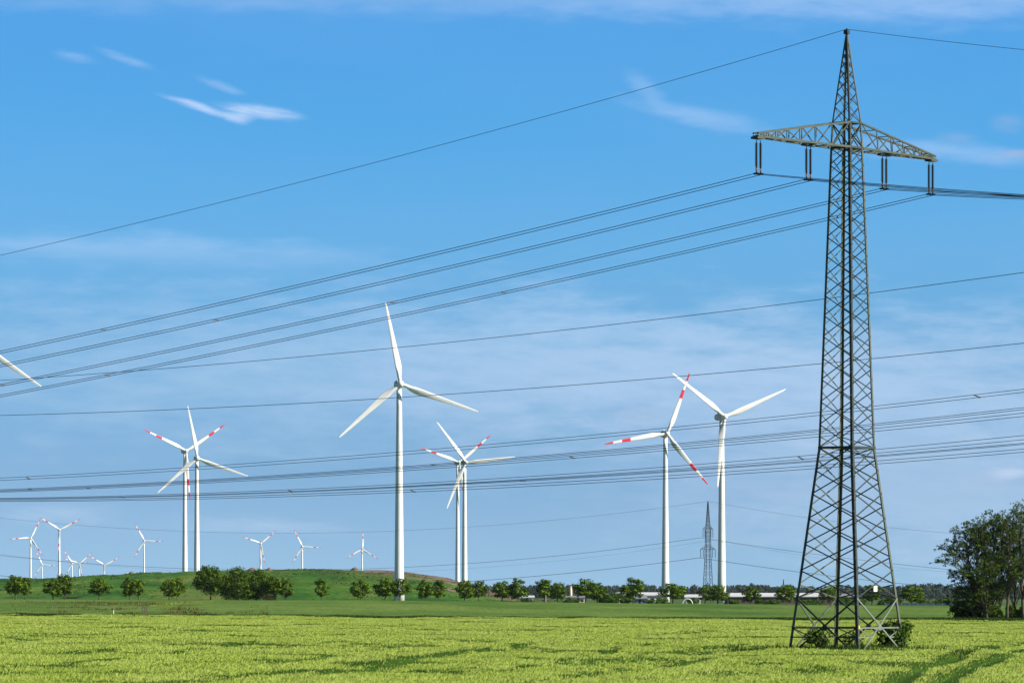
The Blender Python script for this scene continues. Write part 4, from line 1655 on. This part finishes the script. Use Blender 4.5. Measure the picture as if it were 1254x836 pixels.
dips = [
    ([(1040, 845), (1064, 835), (1095.5, 825.5), (1119.7, 812), (1141.5, 803.6), (1161, 799), (1178, 792.5), (1192, 789.6), (1222, 784)], 0.55, 0.9),
    ([(1115, 845), (1139, 832.7), (1163, 820.6), (1180, 811), (1195, 805), (1207, 800), (1219, 796), (1236, 791.5), (1262, 786)], 0.60, 0.8),
    ([(200, 838), (281, 829), (350, 822), (420, 815), (489, 805.6), (545, 795), (577, 791), (610, 788)], 0.75, 0.9),
    ([(545, 797), (575, 794), (606, 789), (633, 786.5), (660, 784)], 0.5, 0.8),
    ([(50, 817), (110, 811), (167, 805), (218, 799), (280, 789), (335, 782), (420, 775)], 0.5, 0.6),
    ([(120, 812), (200, 800), (300, 785)], 0.35, 0.45),
    ([(-20, 793), (0, 788), (33, 784), (60, 780)], 0.55, 0.7),
    ([(700, 812), (739, 803), (790, 797), (864, 791), (930, 783)], 0.45, 0.55),
    ([(600, 822), (690, 806), (760, 790), (830, 782)], 0.4, 0.5),
    ([(820, 807), (870, 797), (920, 789), (965, 784)], 0.45, 0.5),
    ([(560, 842), (700, 826), (820, 814), (930, 800)], 0.35, 0.4),
    ([(200, 775), (260, 771), (330, 767)], 0.5, 0.5),
    ([(700, 773), (820, 767), (900, 764)], 0.5, 0.4),
]
trk = [(np.array([px2w(*p) for p in pts]), w * 1.15, min(0.96, dp * 1.35), 0.5) for pts, w, dp in dips]
# shallow swathes where the wind has pressed the crop down: long in depth, short in width
swaths = [
    [(627, 788), (683, 797), (732, 798)], [(736, 805), (767, 808), (803, 802), (824, 808)], [(644, 811), (725, 811)],
    [(704, 825), (780, 814), (857, 802)], [(789, 775), (857, 770)], [(606, 782), (672, 782)], [(511, 780), (542, 780)],
    [(838, 798), (871, 788), (918, 791)], [(921, 811), (947, 805)], [(1123, 790), (1170, 790)], [(1236, 783), (1262, 781)],
    [(838, 775), (878, 768)], [(0, 784), (40, 780)], [(127, 825), (170, 824)], [(187, 770), (301, 767)], [(234, 792), (335, 790)],
    [(420, 796), (500, 786)], [(60, 800), (130, 796)], [(330, 809), (420, 801)], [(980, 818), (1040, 812)], [(870, 822), (930, 818)],
    [(1180, 770), (1254, 768)], [(420, 770), (520, 766)], [(20, 768), (110, 766)],
]
trk += [(np.array([px2w(*p) for p in pts]), 0.9, 0.42, 0.16) for pts in swaths]


def crop_dip(x, y):
    dep = np.zeros_like(x)
    for pts, w, dp, an in trk:
        dm = np.full(x.shape, 1e9)
        for i in range(len(pts) - 1):
            a, b_ = pts[i] * np.array([1, an]), pts[i + 1] * np.array([1, an])
            ab = b_ - a
            t_ = np.clip(((x - a[0]) * ab[0] + (y * an - a[1]) * ab[1]) / (ab @ ab), 0, 1)
            dm = np.minimum(dm, np.hypot(x - (a[0] + t_ * ab[0]), y * an - (a[1] + t_ * ab[1])))
        ww = w * 1.5 * ((0.85 + 0.3 * vnoise(x / 1.6, y / 8, 31)) if an > 0.3 else (0.70 + 0.6 * vnoise(x / 1.6, y / 4, 31)))
        e0, e1 = (0.75, 1.05) if an > 0.3 else (0.6, 1.2)
        dep = np.maximum(dep, dp * (1 - smooth(ww * e0, ww * e1, dm)))
    return dep


def crop_height(x, y):
    h = CROP + 0.16 * (fbm(x / 9.0, y / 14.0, 2) - 0.5) + 0.14 * (fbm(x / 2.0, y / 3.0, 9, 3) - 0.5)
    # lodged and thin patches: sudden steps down in the crop
    n1 = fbm(x / 9.0, y / 26.0, 21, 4)
    n2 = fbm(x / 4.5, y / 9.0, 51, 4)
    h = h - 0.24 * smooth(0.54, 0.58, n1) - 0.16 * smooth(0.60, 0.63, n2)
    return h * (1 - crop_dip(x, y))


def near_pylon(x, y):
    """the unsown patch round the pylon's feet"""
    u = (x - PYL.x) * au.x + (y - PYL.y) * au.y
    v = -(x - PYL.x) * au.y + (y - PYL.y) * au.x
    n = (vnoise(x / 1.5, y / 1.5, 44) - 0.5) * 1.6
    return (np.abs(u) < 5.0 + n) & (np.abs(v) < 5.0 + n)


rng = np.random.RandomState(5)


def sample_field(n, d0, d1, fall=1.0, marg=1.22):
    """points over the visible wedge, denser near the camera"""
    # density ~ 1/d within a width ~ d: uniform in depth
    d = d0 + (d1 - d0) * rng.rand(n) ** fall
    half = 0.1045 * d * marg + 3.0
    x = (rng.rand(n) * 2 - 1) * half
    return x, d


def stalks(x, y, h, seed, leaf_w, ear_w, ear_l, ears=2):
    """each stalk: two dark leaf blades and pale ears with awns above them"""
    r = np.random.RandomState(seed)
    n = len(x)
    z0 = ground(x, y)
    top = h * (0.90 + 0.14 * r.rand(n)) - ear_l * 0.6
    P = np.stack([x, y, z0], -1)
    V, m = [], []
    T = P + np.stack([r.normal(size=n) * 0.06 + 0.03, r.normal(size=n) * 0.06, top], -1)
    for s in range(2):
        b_ = r.rand(n) * 6.283
        w = np.stack([np.cos(b_), np.sin(b_), 0 * b_], -1) * leaf_w * (0.7 + 0.6 * r.rand(n, 1))
        mid = P * 0.45 + T * 0.55 + np.stack([r.normal(size=n) * 0.08, r.normal(size=n) * 0.08, 0 * x], -1)
        tip = T + np.stack([r.normal(size=n) * 0.10, r.normal(size=n) * 0.10, -0.04 - 0.20 * r.rand(n)], -1)
        V.append(np.stack([P * 0.75 + T * 0.25 - w * 0.4, mid - w, tip, mid + w], 1))
        m.append(np.zeros(n))
    for s in range(ears):
        b_ = r.rand(n) * 6.283
        w = np.stack([np.cos(b_), np.sin(b_), 0 * b_], -1) * ear_w * (0.7 + 0.6 * r.rand(n, 1))
        B = T + np.stack([r.normal(size=n) * 0.12, r.normal(size=n) * 0.12, (r.rand(n) - 0.5) * 0.08], -1)
        e1 = B + np.stack([r.normal(size=n) * 0.06 + 0.05, r.normal(size=n) * 0.06, ear_l * (0.7 + 0.5 * r.rand(n))], -1)
        md = B * 0.5 + e1 * 0.5
        V.append(np.stack([B, md - w, e1, md + w], 1))
        m.append(np.ones(n))
    return np.concatenate(V, 0), np.concatenate(m, 0)


NEAR = 192.0
x, y = sample_field(760000, NEAR, FIELD_END + 6, 1.35)
ok = (y < field_edge(x)) & ~near_pylon(x, y)
x, y = x[ok], y[ok]
ok = crop_dip(x, y) * 1.15 < rng.rand(len(x))       # hardly a stalk stands in the wheel tracks
x, y = x[ok], y[ok]
h = crop_height(x, y)
sc = np.clip(y / 300.0, 0.75, 1.7)[:, None]
V, mi = stalks(x, y, h, 6, 0.020 * sc, 0.018 * sc, 0.13)

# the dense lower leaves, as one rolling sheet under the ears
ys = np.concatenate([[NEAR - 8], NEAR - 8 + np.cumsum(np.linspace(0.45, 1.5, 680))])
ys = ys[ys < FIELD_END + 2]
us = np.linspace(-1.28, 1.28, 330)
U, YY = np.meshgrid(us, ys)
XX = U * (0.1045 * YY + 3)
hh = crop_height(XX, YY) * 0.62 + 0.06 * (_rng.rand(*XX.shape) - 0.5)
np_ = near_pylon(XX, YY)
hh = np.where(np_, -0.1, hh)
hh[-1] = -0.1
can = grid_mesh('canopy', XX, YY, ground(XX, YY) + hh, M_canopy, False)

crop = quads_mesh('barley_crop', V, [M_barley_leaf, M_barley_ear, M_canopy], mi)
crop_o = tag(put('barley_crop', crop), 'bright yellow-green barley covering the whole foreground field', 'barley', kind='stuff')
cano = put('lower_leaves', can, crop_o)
cano['kind'] = 'stuff'


# rough grass: round the pylon's feet, along the far edge of the barley, in the weedy strip at the left
def tufts(x, y, h, seed, w):
    r = np.random.RandomState(seed)
    n = len(x)
    z0 = ground(x, y)
    P = np.stack([x, y, z0], -1)
    a = r.rand(n) * 6.283
    T = P + np.stack([np.cos(a) * 0.25 * h, np.sin(a) * 0.25 * h, h], -1)
    b_ = r.rand(n) * 6.283
    W = np.stack([np.cos(b_), np.sin(b_), 0 * b_], -1) * w[:, None]
    mid = P * 0.5 + T * 0.5 - np.stack([np.cos(a), np.sin(a), 0 * a], -1) * (0.06 * h)[:, None]
    return np.stack([P - W * 0.6, mid - W, T, mid + W], 1)


n = 22000
x = PYL.x + (rng.rand(n) * 2 - 1) * 9
y = PYL.y + (rng.rand(n) * 2 - 1) * 9
ok = near_pylon(x, y) | (rng.rand(n) < 0.06)
x, y = x[ok], y[ok]
h = 0.55 + 0.85 * vnoise(x / 1.2, y / 1.2, 71) * rng.rand(len(x))
V = tufts(x, y, h, 72, 0.03 + 0.02 * rng.rand(len(x)))
tag(put('rough_grass', quads_mesh('rough_grass', V, M_rough)), 'darker unmown grass round the feet of the lattice pylon', 'grass', kind='stuff')

n = 30000
x = (rng.rand(n) * 2 - 1) * 112
y = 829 + 7 * rng.rand(n)
h = 0.66 + 0.34 * vnoise(x / 3, y / 3, 77) + 0.12 * rng.rand(n) + 0.25 * smooth(20, 80, x)
V = tufts(x, y, h, 78, 0.04 + 0.03 * rng.rand(n))
M_margin = mat_leaf('margin_grass_blade', (0.016, 0.045, 0.006), (0.045, 0.090, 0.012), 0.2, 0.4, per_obj=0)
tag(put('grass_margin', quads_mesh('grass_margin', V, M_margin)), 'thin dark grass margin between the barley and the darker green field', 'grass', kind='stuff')

n = 60000
x = -140 + 100 * rng.rand(n)
y = 840 + 440 * rng.rand(n) ** 1.4
pxx = 627 + x / y * F
nn = fbm(x / 6, y / 40, 81)
keep = (pxx > 15) & (pxx < 330) & (nn > 0.46) & (rng.rand(n) < np.exp(-((pxx - 165) / 110) ** 2))
x, y, nn = x[keep], y[keep], nn[keep]
hump_z = 0.3
h = 0.46 + 3.0 * np.clip(nn - 0.50, 0, 1) * rng.rand(len(x))
V = tufts(x, y, h, 82, 0.06 + 0.08 * rng.rand(len(x)))
M_weed = mat_leaf('weed_blade', (0.060, 0.072, 0.016), (0.170, 0.165, 0.050), 0.25, 0.15, per_obj=0)
tag(put('weeds', quads_mesh('weeds', V, M_weed)), 'weedy olive strip of rough growth behind the barley at left', 'weeds', kind='stuff')

n = 9000
x = -110 + 60 * rng.rand(n)
y = 1080 + 340 * rng.rand(n)
pxx = 627 + x / y * F
nn = fbm(x / 4, y / 50, 91)
cen = 1180 + (pxx - 200) * 3.2
keep = (pxx > 185) & (pxx < 262) & (nn > 0.45) & (rng.rand(n) < 0.95 * np.exp(-((y - cen) / 60) ** 2))
x, y = x[keep], y[keep]
V = tufts(x, y, 0.55 + 0.25 * rng.rand(len(x)), 92, 0.08 + 0.08 * rng.rand(len(x)))
tag(put('yellow_flowers', quads_mesh('yellow_flowers', V, M_flower)), 'thin yellow streak of flowering rape in front of the roadside trees', 'flowers', kind='stuff')
